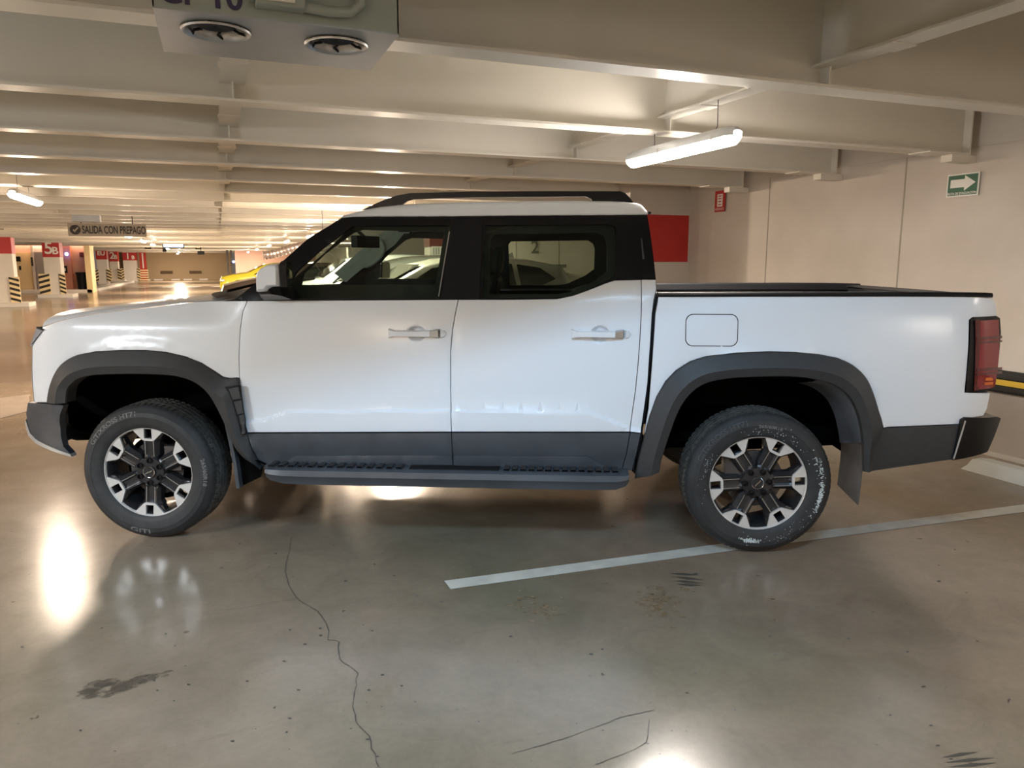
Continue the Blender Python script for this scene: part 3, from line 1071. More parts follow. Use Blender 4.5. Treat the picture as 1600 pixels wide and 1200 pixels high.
mb.b2(a.x + 0.1, a.x + 0.13, 40.05, 40.08, a.z, 3.1, M_BLACK)
mb.b2(b.x - 0.13, b.x - 0.1, 40.05, 40.08, a.z, 3.1, M_BLACK)
o = mb.build('illuminated_sign')
tag(o, 'blue white illuminated screen hanging above the aisle', 'sign')
mb = MB()
mb.b2(a.x, b.x, 39.99, 40.02, b.z, a.z, M_BLUE)
mb.build('screen', o)
for i, (px, py, wpx) in enumerate(((231, 386, 8), (310, 387, 8), (314, 395, 9), (257, 391, 5))):
    YS = 48 - 2 * (i == 2)
    q = ony(px, py, YS)
    mb = MB()
    hw = wpx * 48 / 2400
    mb.b2(q.x - hw, q.x + hw, YS, YS + 0.06, q.z - 0.1, q.z + 0.1, M_BLACK)
    mb.b2(q.x - 0.02, q.x + 0.02, YS + 0.01, YS + 0.05, q.z + 0.1, 3.1, M_BLACK)
    o = mb.build('dark_hanging_sign')
    tag(o, ['small dark sign hanging left of the blue screen', 'small dark sign hanging right of the blue screen', 'lowest small dark sign below right of the blue screen', 'tiny round dark fitting under the blue screen'][i], 'sign')
    if i < 2:
        mb = MB()
        mb.b2(q.x - hw * 0.6, q.x + hw * 0.6, 47.98, 48, q.z - 0.03, q.z + 0.03, M_CREAM)
        mb.build('pale_legend', o)
for i, (xa, xb2) in enumerate(((251, 270), (296, 315))):
    a, b = ony(xa, 427, 73.9), ony(xb2, 427, 73.9)
    mb = MB()
    mb.b2(a.x, b.x, 73.9, 73.995, 0.55, 0.8, mat('brown_guard', (0.13, 0.075, 0.03), 0.6))
    tag(mb.build('wall_guard'), ['dark guard board low on the far wall, left one', 'dark guard board low on the far wall, right one'][i], 'guard')
for i, px in enumerate((201, 228, 247, 274, 293, 318)):
    q = ony(px, 430, 72.5)
    mb = MB()
    mb.b2(q.x - 0.35, q.x + 0.35, 72.4, 72.6, 0, 0.12, M_WHITE)
    tag(mb.build('kerb_block', bevel=0.02), ['pale wheel stop block in front of the wall end marked 1 B', 'pale wheel stop block at the foot of the red striped pole', 'pale wheel stop block just left of the left dark guard board on the far wall', 'pale wheel stop block just right of the left dark guard board on the far wall', 'pale wheel stop block just left of the right dark guard board on the far wall', 'pale wheel stop block by the dark riser pipes, rightmost along the far wall'][i], 'wheel stop', 'wheel stops along the far wall')
# pipes right of the far wall
for i, px in enumerate((357, 363)):
    q = ony(px, 430, 57.6)
    mb = MB()
    mb.tube([(q.x, 57.6, 0), (q.x, 57.6, 3.0)], 0.06, M_BLK, 8)
    tag(mb.build('riser_pipe', smooth=True), ['dark riser pipe on the pale corner past the far wall, left one', 'dark riser pipe next to the blue lamp, right one'][i], 'pipe')
# flexible duct hanging over the parked cars
mb = MB()
p0 = [ony(*p, 14.0) for p in ((411, 399), (425, 397), (440, 393), (456, 388), (475, 384), (505, 381), (560, 380))]
pts = smooth_line([tuple(p) for p in p0], 8)
rad = [0.075 + 0.006 * math.sin(i * 2.2) for i in range(len(pts))]
mb.tube(pts, rad, mat('duct_foil', (0.50, 0.40, 0.36), 0.3, metal=0.7), 16)
for i in (40,):
    mb.tube([pts[i], (pts[i][0], 14.0, 2.7)], 0.004, M_BLACK, 5)
tag(mb.build('flexible_duct', smooth=True), 'silvery flexible duct hanging just left of the truck windscreen pillar', 'duct')
# red topped column with poster behind the parked cars
xa, xb2 = ony(672, 400, 16.8).x, ony(702, 400, 16.8).x
r = empty('concrete_column', ((xa + xb2) / 2, 16.8, 0))
tag(r, 'column with a red band and a pale notice, seen through the front door window', 'column')
hw = (xb2 - xa) / 2
mb = MB(); mb.b2(-hw, hw, 0, 0.5, 0, 3.1, M_WHITE); mb.build('shaft', r)
mb = MB(); mb.b2(-hw - 0.01, hw + 0.01, -0.01, 0.51, ony(680, 386, 16.8).z, 2.4, mat('maroon_paint', (0.16, 0.035, 0.03), 0.6)); mb.build('red_band', r)
mb = MB(); mb.b2(-hw + 0.03, hw - 0.06, -0.03, -0.012, ony(680, 399, 16.8).z, ony(680, 385, 16.8).z, M_SIGNW); po = mb.build('notice_board', r)
mb = MB()
for i in range(5):
    mb.b2(-hw + 0.07 + i * 0.06, -hw + 0.09 + i * 0.06, -0.034, -0.03, ony(680, 398, 16.8).z, ony(680, 387, 16.8).z, M_GALV)
mb.build('printed_line', po)

# ================================================================== PARKED CARS BEHIND
def interp(tab, u):
    if u <= tab[0][0]:
        return tab[0][1]
    for (a, fa), (b, fb) in zip(tab, tab[1:]):
        if u <= b:
            t = (u - a) / (b - a)
            return fa + (fb - fa) * t
    return tab[-1][1]
def wheel_simple(parent, x, y, r, sgn):
    mb = MB()
    mb.lathe([(r * 0.62, 0.0), (r * 0.8, -0.02 * sgn), (r * 0.97, 0.015 * sgn), (r, 0.04 * sgn), (r, 0.18 * sgn), (r * 0.6, 0.2 * sgn)], (x, y, r), M_RUBBER, 32, 'y')
    wv = mb.build('wheel', parent, smooth=True)
    mb = MB()
    mb.lathe([(0.0, 0.01 * sgn), (r * 0.2, 0.0), (r * 0.3, 0.03 * sgn), (r * 0.55, 0.03 * sgn), (r * 0.64, 0.005 * sgn)], (x, y, r), M_SILVER, 20, 'y')
    mb.build('rim', wv, smooth=True)
def parked_car(name, label, loc, rz, L, W, top, belt, win, paint, cat='car', stripe=None, spoiler=False, group=None, scale=1.0):
    """top: roof line (u,z); belt: waist (u,z); win: side window polygons in (u,z); nose at u=0"""
    r = empty(name, loc, rz)
    tag(r, label, cat, group)
    us = sorted(set([t[0] for t in top] + [L * i / 44 for i in range(45)]))
    def nosein(u):
        a = max(0, 0.45 - u) / 0.45
        b = max(0, u - (L - 0.35)) / 0.35
        return 0.22 * a * a + 0.14 * b * b
    def side(u, z):
        bz = interp(belt, u)
        v = nosein(u)
        if z > bz:
            v += 0.05 + (z - bz) * 0.32
        else:
            v += 0.05 * ((bz - z) / max(0.1, bz - 0.2)) ** 2 + (0.04 * max(0, 1 - (bz - z) / 0.12))
        return v
    rows = []
    for u in us:
        zt, bz = interp(top, u), interp(belt, u)
        zb_ = 0.24 + 0.12 * (max(0, 0.4 - u) / 0.4) + 0.12 * (max(0, u - L + 0.4) / 0.4)
        bz = min(bz, zt - 0.02)
        prof = [(W / 2, zb_), (side(u, zb_), zb_), (side(u, 0.5), 0.5), (side(u, (0.5 + bz) / 2), (0.5 + bz) / 2), (side(u, bz - 0.06), bz - 0.06), (side(u, bz), bz)]
        ze = zt - 0.05
        if ze > bz + 0.03:
            prof += [(side(u, bz + (ze - bz) * 0.5), bz + (ze - bz) * 0.5), (side(u, ze), ze), (side(u, ze) + 0.05, zt - 0.015), (side(u, ze) + 0.14, zt)]
        else:
            prof += [(side(u, bz) + 0.02, bz + 0.005), (side(u, bz) + 0.05, min(zt, bz + 0.015)), (side(u, bz) + 0.1, zt - 0.01), (side(u, bz) + 0.2, zt)]
        prof += [(W / 2, zt + 0.015)]
        full = prof + [(W - a, b) for a, b in reversed(prof[:-1])]
        rows.append([(u, a, b) for a, b in full])
    mb = MB()
    mb.grid(rows, paint)
    mb.add(rows[0], [tuple(range(len(rows[0])))], paint)
    mb.add(rows[-1], [tuple(range(len(rows[0])))], paint)
    mb.build('body', r, smooth=True, angle=45)
    for i, poly in enumerate(win):
        for sd in (0, 1):
            mb = MB()
            fn = (lambda u, v, z: (u, v, z)) if sd == 0 else (lambda u, v, z: (u, W - v, z))
            panel(mb, poly, lambda u, z: side(u, z) - 0.012, 0.02, M_CARGL, 0.15, 0.08, fn=fn)
            mb.build('side_window', r, smooth=True)
    # windscreen and rear window over the roof line
    def over(u0, u1, nm):
        mb = MB()
        rr = []
        for i in range(7):
            u = u0 + (u1 - u0) * i / 6
            zt = interp(top, u)
            s = side(u, zt - 0.05)
            rr.append([(u, s + 0.10 + (W - 2 * s - 0.2) * j / 8, zt + 0.028) for j in range(9)])
        mb.grid(rr, M_CARGL)
        mb.build(nm, r, smooth=True)
    cow, hdr = belt[1][0], [t[0] for t in top][4]
    over(top[3][0] + 0.05, top[4][0] - 0.05, 'windscreen')
    over(top[-3][0] + 0.02, top[-2][0] - 0.05, 'rear_window')
    for x in (0.19 * L, 0.80 * L):
        wheel_simple(r, x, -0.005 + 0.0, 0.34, 1)
        wheel_simple(r, x, W + 0.005, 0.34, -1)
        mb = MB()
        mb.lathe([(0.40, 0.03), (0.40, -0.004), (0.355, -0.004), (0.355, 0.03)], (x, 0.0, 0.34), M_BLACK, 36, 'y')
        mb.build('wheel_arch', r, smooth=True)
    mb = MB()
    m_ = MB()
    for sd in (0, 1):
        f = -1 if sd == 0 else 1
        y0_ = side(top[3][0] + 0.3, belt[1][1]) if sd == 0 else W - side(top[3][0] + 0.3, belt[1][1])
        m_ = MB()
        x = top[3][0] + 0.45
        m_.lathe([(0.0, -0.07), (0.06, -0.05), (0.085, 0.0), (0.08, 0.05), (0.0, 0.07)], (x, y0_ + f * 0.11, interp(belt, x) + 0.07), paint, 16, 'x')
        m_.tube([(x, y0_ + f * 0.06, interp(belt, x) + 0.03), (x, y0_ - f * 0.02, interp(belt, x) - 0.0)], 0.025, M_BLACK, 8)
        m_.build('door_mirror', r, smooth=True)
    for sd in (0.28, W - 0.28):
        m_ = MB()
        m_.box((0.12, sd, 0.72), (0.2, 0.34, 0.12), M_SILVER)
        m_.build('headlamp', r, bevel=0.03)
    if spoiler:
        m_ = MB()
        u = top[-3][0]
        z = interp(top, u)
        m_.b2(u - 0.25, u + 0.14, 0.32, W - 0.32, z - 0.03, z + 0.02, paint)
        m_.build('roof_spoiler', r, bevel=0.012)
        m_ = MB()
        u -= 0.75
        m_.add([(u, W / 2 - 0.02, interp(top, u)), (u + 0.22, W / 2 - 0.03, interp(top, u)), (u + 0.22, W / 2 + 0.03, interp(top, u)), (u, W / 2 + 0.02, interp(top, u)), (u + 0.2, W / 2, interp(top, u) + 0.1)], [(0, 1, 4), (1, 2, 4), (2, 3, 4), (3, 0, 4)], paint)
        m_.build('roof_aerial', r)
    if stripe:
        for sd in (0.35, W - 0.75):
            m_ = MB()
            m_.grid([[(u, sd, interp(top, u) + 0.034), (u, sd + 0.4, interp(top, u) + 0.034)] for u in [0.1 + 0.1 * i for i in range(11)]], stripe)
            m_.build('bonnet_stripe', r, smooth=True)
    return r
M_GREYP = mat('grey_car_paint', (0.30, 0.30, 0.28), 0.25, metal=0.5, coat=0.6)
M_SILVP = mat('silver_car_paint', (0.36, 0.38, 0.36), 0.25, metal=0.4, coat=0.6)
M_WHITP = mat('white_car_paint', (0.55, 0.57, 0.57), 0.25, coat=0.6)
M_DARKP = mat('dark_car_paint', (0.075, 0.055, 0.055), 0.2, metal=0.4, coat=0.6)
M_YELP = mat('yellow_car_paint', (0.50, 0.44, 0.03), 0.3, coat=0.6)
SUVTOP = [(0, 0.72), (0.08, 0.90), (0.5, 1.02), (1.15, 1.12), (1.95, 1.52), (2.4, 1.61), (3.0, 1.64), (3.6, 1.60), (4.15, 1.50), (4.42, 1.02), (4.5, 0.85)]
SUVBELT = [(0, 0.70), (0.9, 1.02), (2.5, 1.05), (4.1, 1.14), (4.5, 0.9)]
SUVWIN = [[(1.45, 1.10), (2.05, 1.47), (2.55, 1.535), (2.55, 1.09)], [(2.62, 1.09), (2.62, 1.535), (3.3, 1.53), (3.35, 1.11)], [(3.42, 1.12), (3.38, 1.525), (3.75, 1.47), (4.0, 1.30), (3.7, 1.18)]]
parked_car('parked_suv', 'grey metallic suv with a roof spoiler parked right behind the truck', (0.86, 10.5, 0), 0, 4.5, 1.85, SUVTOP, SUVBELT, SUVWIN, M_GREYP, spoiler=True)
parked_car('parked_suv', 'silver suv parked behind the grey suv, seen through the front door window', (0.95, 13.3, 0), 0, 4.5, 1.85, [(a, b * 1.02) for a, b in SUVTOP], SUVBELT, SUVWIN, M_SILVP)
VTOP = [(0, 0.80), (0.08, 1.00), (0.5, 1.12), (1.15, 1.20), (1.75, 1.62), (2.2, 1.70), (3.0, 1.72), (3.9, 1.70), (4.4, 1.60), (4.55, 1.05), (4.6, 0.9)]
parked_car('parked_van', 'white vehicle parked further back, seen low through the truck windscreen side', (0.85, 15.9, 0), 0, 4.6, 1.85, VTOP, SUVBELT, [[(1.35, 1.12), (1.8, 1.55), (2.5, 1.60), (2.5, 1.10)], [(2.58, 1.10), (2.58, 1.60), (3.5, 1.60), (3.5, 1.12)]], M_WHITP)
STOP = [(0, 0.66), (0.1, 0.84), (0.6, 0.94), (1.25, 1.02), (2.05, 1.38), (2.5, 1.44), (3.0, 1.43), (3.5, 1.34), (4.0, 1.08), (4.4, 0.98), (4.5, 0.8)]
SBELT = [(0, 0.62), (0.9, 0.90), (2.5, 0.93), (4.1, 0.98), (4.5, 0.8)]
SWIN = [[(1.5, 0.98), (2.1, 1.33), (2.6, 1.38), (2.6, 0.97)], [(2.68, 0.97), (2.68, 1.38), (3.2, 1.34), (3.6, 1.05)]]
M_BROWNP = mat('brown_car_paint', (0.16, 0.12, 0.10), 0.25, metal=0.4, coat=0.6)
parked_car('parked_sedan', 'dark brown car whose bonnet shows just left of the truck mirror', (0.02, 18.4, 0), 0, 4.5, 1.8, [(0, 0.85), (0.08, 1.02), (0.5, 1.12), (0.9, 1.20), (1.7, 1.50), (2.2, 1.55), (3.0, 1.54), (3.6, 1.47), (4.1, 1.28), (4.42, 1.0), (4.5, 0.85)], [(0, 0.8), (0.9, 1.02), (2.5, 1.04), (4.1, 1.06), (4.5, 0.85)], [[(1.5, 1.08), (1.95, 1.42), (2.5, 1.47), (2.5, 1.07)], [(2.58, 1.07), (2.58, 1.47), (3.2, 1.44), (3.7, 1.14)]], M_BROWNP)
parked_car('parked_car', 'yellow and black car parked beyond the dark brown car', (0.05, 37.5, 0), 0, 4.5, 1.8, [(a, b * 1.06) for a, b in STOP], SBELT, SWIN, M_YELP, stripe=M_DARKP)

# ================================================================== THE PICKUP TRUCK
TA = Vector((-0.47, 4.507))
TDIR = Vector((0.90669, -0.42180)).normalized()
TN = Vector((-TDIR.y, TDIR.x))
W = 1.92
truck = empty('pickup_truck', (TA.x, TA.y, 0), math.atan2(TDIR.y, TDIR.x))
tag(truck, 'large white double cab pickup truck with black roof rails parked across the bay line', 'truck')
def tpt(px, py, v=0.0):
    d = ray(px, py)
    P0 = TA + TN * v
    s = P0.dot(TN) / (d.x * TN.x + d.y * TN.y)
    q = Vector((d.x * s, d.y * s))
    return ((q - TA).dot(TDIR), HC + s * d.z)
def sm(x):
    x = max(0.0, min(1.0, x))
    return x * x * (3 - 2 * x)
def vbase(u, z):
    if z < 0.85:
        v = 0.03 * ((0.85 - z) / 0.4) ** 2
    elif z < 1.36:
        v = 0.036 * ((z - 0.85) / 0.51) ** 2
    else:
        v = 0.036 + (z - 1.36) * 0.36
    t = max(0.0, -0.30 - u) / 0.51
    v += 0.19 * t * t
    t = max(0.0, u - 4.36) / 0.27
    v += 0.11 * t * t
    if u < 1.0 and z > 1.20:
        v += 0.42 * sm((z - 1.20) / 0.08) * (z - 1.20) * (1 - sm((u - 0.40) / 0.25))
    return v
def P2(px, py, off=0.0):
    v = 0.0
    for _ in range(6):
        u, z = tpt(px, py, v + off)
        v = vbase(u, z)
    return (u, z)
def PL(pts, off=0.0):
    return [P2(x, y, off) for x, y in pts]
uz = P2
CREASE = [P2(388, 657), P2(414, 655), P2(450, 642), P2(705, 640), P2(915, 641), P2(945, 652), P2(992, 672)]
HND = [(P2(651, 521), 0.046, 0.037), (P2(938, 522), 0.046, 0.040)]
def vs(u, z):
    v = vbase(u, z)
    if CREASE[0][0] - 0.02 < u < 2.80:
        zc = interp([(c[0], c[1]) for c in CREASE], u)
        v -= 0.016 * sm((zc - z) / 0.014 + 0.3) * sm((z - 0.50) / 0.05)
    for (c, a, b) in HND:
        r2 = ((u - c[0]) / a) ** 2 + ((z - c[1]) / b) ** 2
        if r2 < 1.3:
            v += 0.022 * sm((1.3 - r2) / 0.9)
    # soft swelling over the wheel arches
    for cu in (0.035, 3.39):
        d = math.hypot(u - cu, (z - 0.36) * 0.92)
        if 0.4 < d < 0.72 and u > -0.5 and z > 0.62:
            v -= 0.014 * sm((0.72 - d) / 0.03) * sm((z - 0.62) / 0.08) * (sm((0.52 - u) / 0.06) if cu < 1 else sm((u - 2.84) / 0.05))
    return v
def side_fn(k):
    return (lambda u, v, z: (u, v, z)) if k == 0 else (lambda u, v, z: (u, W - v, z))
FA_OUT = [(74, 629), (78, 605), (87, 582), (100, 566), (121, 555), (152, 549), (190, 547), (230, 547), (262, 550), (292, 557), (316, 567), (336, 580), (348, 589), (358, 591), (374, 591)]
FA_IN = [(102, 630), (104, 610), (111, 600), (122, 592), (137, 588), (155, 586), (200, 585), (246, 586), (270, 588), (291, 593), (309, 602), (324, 616), (335, 634), (346, 656), (357, 681), (368, 703), (385, 720), (408, 731)]
RA_OUT = [(992, 747), (998, 714), (1007, 678), (1015, 651), (1026, 620), (1040, 596), (1056, 579), (1078, 565), (1103, 557), (1150, 551), (1200, 549), (1240, 550), (1280, 554), (1310, 560), (1333, 571), (1352, 589), (1363, 611), (1372, 640), (1379, 668)]
RA_IN = [(1031, 738), (1034, 720), (1040, 700), (1049, 673), (1060, 645), (1074, 622), (1093, 605), (1116, 596), (1152, 591), (1207, 589), (1249, 590), (1276, 594), (1304, 602), (1326, 618), (1339, 640), (1346, 665), (1350, 700), (1350, 737)]
DOORF = [(386, 470), (379, 488), (375, 515), (373, 560), (374, 591), (375, 612), (380, 640), (388, 675)]
SEAM_B = [(716, 468), (711, 492), (707, 515), (704, 548), (704, 610), (706, 674)]
SEAM_B2 = [(x + 1.6, y) for x, y in SEAM_B]
DOORR = [(1002, 437), (1002.5, 460), (1002, 490), (1000, 530), (997, 570), (993, 610), (988, 645), (984, 674)]
GAPL = [(1025, 437), (1026, 452), (1022, 468), (1019, 490), (1016, 540), (1012, 600), (1004, 658), (1001, 676), (995, 705), (988, 736)]
def both(name, polys, m, thick=0.025, parent=None, off=0.0, step=0.06, estep=0.025, holes=(), dense=(), gap=0.0022, smooth=True, angle=32, edge=0.003, part_label=None, only=None):
    out = []
    for k in ((0, 1) if only is None else (only,)):
        mb = MB()
        P_ = inset(polys, gap) if gap else polys
        panel(mb, P_, lambda u, z: vs(u, z) + off, thick, m, step, estep, holes, dense, edge, side_fn(k))
        pr = parent[k] if isinstance(parent, list) else (parent or truck)
        o = mb.build(name, pr, smooth, angle)
        if part_label:
            o['label'] = part_label
        out.append(o)
    return out
# --- white side panels
fender_poly = PL([(66, 511), (62, 521), (50, 541), (50, 590), (53, 629)] + FA_OUT + list(reversed(DOORF[:4])) + [(330, 470), (300, 472), (250, 478), (200, 484), (150, 490), (110, 497), (85, 504)])
fender = both('front_fender', fender_poly, M_PAINT, step=0.035)
fd_poly = PL(DOORF + [(706, 674)] + list(reversed(SEAM_B[:-1])) + [(560, 469)])
h = HND[0][0]
fdoor = both('front_door', fd_poly, M_PAINT, step=0.05, dense=[(h[0] - 0.07, h[1] - 0.06, h[0] + 0.07, h[1] + 0.06, 0.007), (CREASE[0][0], 0.665, 1.80, 0.775, 0.009)])
h = HND[1][0]
rd_poly = PL([(x, y) for x, y in SEAM_B] + [(984, 674)] + list(reversed(DOORR[:-1])) + [(960, 438), (945, 443), (920, 453), (895, 462), (870, 467), (800, 468)])
rdoor = both('rear_door', rd_poly, M_PAINT, step=0.05, dense=[(h[0] - 0.07, h[1] - 0.06, h[0] + 0.07, h[1] + 0.06, 0.007), (1.80, 0.64, 2.78, 0.775, 0.012)])
pil_poly = PL(DOORR + GAPL[::-1][2:])
pil = both('cab_corner_panel', pil_poly, M_PAINT, step=0.05)
bed_poly = PL([(1029, 463), (1300, 462), (1540, 462), (1549, 463), (1556, 473), (1559, 494), (1520, 496), (1515, 500), (1514, 540), (1508, 613), (1548, 614), (1543, 638), (1537, 650), (1504, 654), (1499, 663), (1379, 668)] + list(reversed(RA_OUT[2:-1])) + [(1013, 640), (1019, 565), (1024, 490)])
bed = both('bed_side', bed_poly, M_PAINT, step=0.05)
# --- dark cladding along the sills
cf = PL([(388, 676), (706, 675), (709, 733), (412, 733), (405, 722), (397, 706)])
both('door_cladding', cf, M_CLAD, parent=fdoor, off=-0.004)
cr = PL([(706, 675), (984, 675), (978, 710), (972, 733), (709, 733)])
both('door_cladding', cr, M_CLAD, parent=rdoor, off=-0.004)
both('cladding_step', PL([(430, 733), (462, 711), (707, 710), (709, 733)]), M_CLAD, parent=fdoor, off=-0.020, thick=0.02, edge=0.008)
both('cladding_step', PL([(708, 710), (918, 711), (955, 733), (709, 733)]), M_CLAD, parent=rdoor, off=-0.020, thick=0.02, edge=0.008)
both('cab_corner_cladding', PL([(984, 675), (1001, 676), (995, 705), (988, 736), (972, 734), (978, 710)]), M_CLAD, off=-0.002)
both('bed_cladding', PL([(1379, 668), (1499, 663), (1494, 690), (1487, 718), (1350, 738), (1351, 700), (1347, 668)]), M_FLARE, off=-0.006, thick=0.03)
# --- wheel arch flares, lofted between an outer and an inner curve
def flare(name, outer, inner, n=70, depth=0.052):
    O = even(smooth_line(PL(outer), 5), n)
    I = even(smooth_line(PL(inner, -0.04), 5), n)
    res = []
    for k in (0, 1):
        fn = side_fn(k)
        rows = []
        for t, off in ((0.0, 0.012), (0.0, -0.006), (0.04, -0.014), (0.55, -depth + 0.004), (0.62, -depth), (0.97, -depth + 0.016), (1.0, -depth + 0.024), (1.0, 0.05)):
            rows.append([fn(a.lerp(b, t).x, vbase(*a.lerp(b, t)) + off, a.lerp(b, t).y) for a, b in zip(O, I)])
        mb = MB()
        mb.grid(rows, M_FLARE)
        res.append(mb.build(name, truck, smooth=True, angle=24))
    return res, O, I
FD = [(374, 591), (375, 612), (380, 640), (388, 676), (396, 705), (405, 722), (410, 732)]
ff, FO, FI = flare('front_wheel_flare', FA_OUT[:-1] + FD, FA_IN, 90)
rf, RO, RI = flare('rear_wheel_flare', RA_OUT + [(1366, 700), (1362, 735)], RA_IN, 90)
both('flare_vent', PL([(352, 604), (375, 602), (380, 640), (386, 678), (379, 679), (370, 648), (363, 624)], -0.03), M_BLACK, off=-0.040, thick=0.02, parent=ff, gap=0)
for pg in ([(359, 607), (374, 604), (377.5, 622), (365, 624)], [(367, 627), (378, 625), (381, 645), (373, 647)], [(375, 649), (382, 647), (386, 675), (381, 677)]):
    both('vent_fin', PL(pg, -0.03), M_FLARE, off=-0.046, thick=0.012, parent=ff, gap=0, step=0.1)
# --- wheel wells
def well(name, I, ccu, dp=0.50):
    for k in (0, 1):
        fn = side_fn(k)
        mb = MB()
        J = [(p.x, p.y) for p in I]
        top = [(ccu + (u - ccu) * 1.03, z + 0.015) for u, z in J]
        rows = [[fn(u, v, z) for u, z in top] for v in (0.0, 0.1, 0.25, dp)]
        mb.grid(rows, M_WELL)
        pts = [fn(u, dp, z) for u, z in top]
        c = fn(ccu, dp, 0.45)
        mb.add(pts + [c], [(i, i + 1, len(pts)) for i in range(len(pts) - 1)], M_WELL)
        mb.build(name, truck, smooth=True)
well('wheel_well', FI, 0.035)
well('wheel_well', RI, 3.39)
M_LINER = mat('grey_liner', (0.085, 0.090, 0.10), 0.5, noise=0.4, nscale=9)
for k in (0, 1):
    fn = side_fn(k)
    seg = [(p.x, p.y) for p in RI[58:82]]
    mb = MB()
    mb.grid([[fn(u - o2, v, z - o2) for u, z in seg] for v, o2 in ((0.0, 0.0), (0.02, 0.014), (0.10, 0.030), (0.17, 0.045))], M_LINER)
    mb.build('wheel_liner', truck, smooth=True)
    # mud flaps
    mb = MB()
    e = [tpt(1338, 640, 0), tpt(1346, 680, 0), tpt(1347, 730, 0), tpt(1344, 760, 0), tpt(1340, 789, 0)]
    mb.grid([[fn(u, 0.0, z) for u, z in e], [fn(u + 0.006, 0.004, z) for u, z in e], [fn(u + 0.006, 0.30, z + 0.02) for u, z in e], [fn(u, 0.30, z + 0.02) for u, z in e], [fn(u, 0.0, z) for u, z in e]], M_LINER)
    mb.build('mud_flap', truck, smooth=True, angle=30)
    mb = MB()
    e = [tpt(349, 655, 0), tpt(357, 690, 0), tpt(364, 725, 0), tpt(369, 763, 0)]
    f2 = [(u + 0.03, z) for u, z in e]
    mb.grid([[fn(u, 0.0, z) for u, z in e], [fn(u, 0.28, z) for u, z in e], [fn(u + 0.02, 0.28, z) for u, z in e], [fn(u + 0.02, 0.0, z) for u, z in e], [fn(u, 0.0, z) for u, z in e]], M_CLAD)
    q = [P2(350, 655), P2(360, 685), P2(385, 722), P2(410, 733), P2(408, 745), P2(372, 762)]
    mb.add([fn(u, 0.045, z) for u, z in q], [tuple(range(6))], M_WELL)
    mb.build('mud_flap', truck, smooth=True, angle=30)
# --- front bumper corner and fascia
bump_poly = PL([(45, 628), (100, 631), (104, 633), (99, 645), (97, 660), (97, 680), (101, 697), (112, 709), (85, 699), (60, 687), (49, 676), (44, 660), (42, 645)])
both('front_bumper', bump_poly, M_CLAD, thick=0.05, off=-0.012, angle=25)
both('bumper_trim', PL([(42, 655), (49, 676), (60, 687), (85, 699), (112, 709), (114, 713), (84, 704), (58, 692), (46, 680), (41, 662)]), M_SILVER, off=-0.016, thick=0.05, gap=0)
nose = PL([(61, 511), (50, 541), (49.5, 590), (53, 628)])
nose2 = PL([(44, 630), (42, 650), (45, 672), (60, 688), (85, 700)])
def fascia(name, pts, m, bow, dv=0.0, inset_u=0.0, parent=None):
    rows = []
    for (u, z) in pts:
        v0 = vbase(u, z)
        rows.append([(u + inset_u - bow * math.sin(PI * j / 16) ** 0.7, v0 + dv + (W - 2 * v0 - 2 * dv) * j / 16, z) for j in range(17)])
    mb = MB()
    mb.grid(rows, m)
    return mb.build(name, parent or truck, smooth=True, angle=40)
fascia('nose_panel', nose, M_PAINT, 0.07)
fascia('front_bumper_face', nose2, M_CLAD, 0.09)
g = [(nose[1][0] - 0.012, nose[1][1] - 0.03), (nose[2][0] - 0.012, nose[2][1]), (nose[3][0] - 0.012, nose[3][1] + 0.02)]
gr = fascia('grille', g, M_BLACKG, 0.07, dv=0.22)
for i in range(4):
    z = g[0][1] - 0.05 - i * 0.075
    mb = MB()
    mb.grid([[(g[1][0] - 0.02 - 0.07 * math.sin(PI * (0.15 + 0.7 * j / 12)) ** 0.7, 0.45 + 1.02 * j / 12, z + dz) for j in range(13)] for dz in (0, 0.02)], M_CHROME)
    mb.build('grille_bar', gr)
for k in (0, 1):
    fn = side_fn(k)
    a, b, c, d = P2(60, 511), P2(69, 515), P2(57, 529), P2(47, 541)
    mb = MB()
    vv = [vbase(*q) for q in (a, b, c, d)]
    mb.add([fn(a[0] - 0.01, vv[0], a[1]), fn(b[0], vv[1] - 0.006, b[1]), fn(c[0], vv[2] - 0.006, c[1]), fn(d[0], vv[3] - 0.002, d[1]), fn(a[0] - 0.03, 0.5, a[1] - 0.01), fn(d[0] - 0.04, 0.5, d[1])], [(0, 1, 2, 3), (0, 3, 5, 4)], mat('lamp_lens', (0.42, 0.44, 0.52), 0.1, metal=0.5))
    mb.add([fn(a[0] - 0.01, vv[0] - 0.001, a[1] + 0.004), fn(b[0], vv[1] - 0.008, b[1] + 0.002), fn(b[0], vv[1] - 0.008, b[1] - 0.006), fn(a[0] - 0.012, vv[0] - 0.001, a[1] - 0.008)], [(0, 1, 2, 3)], M_BLACKG)
    mb.build('headlamp', truck)
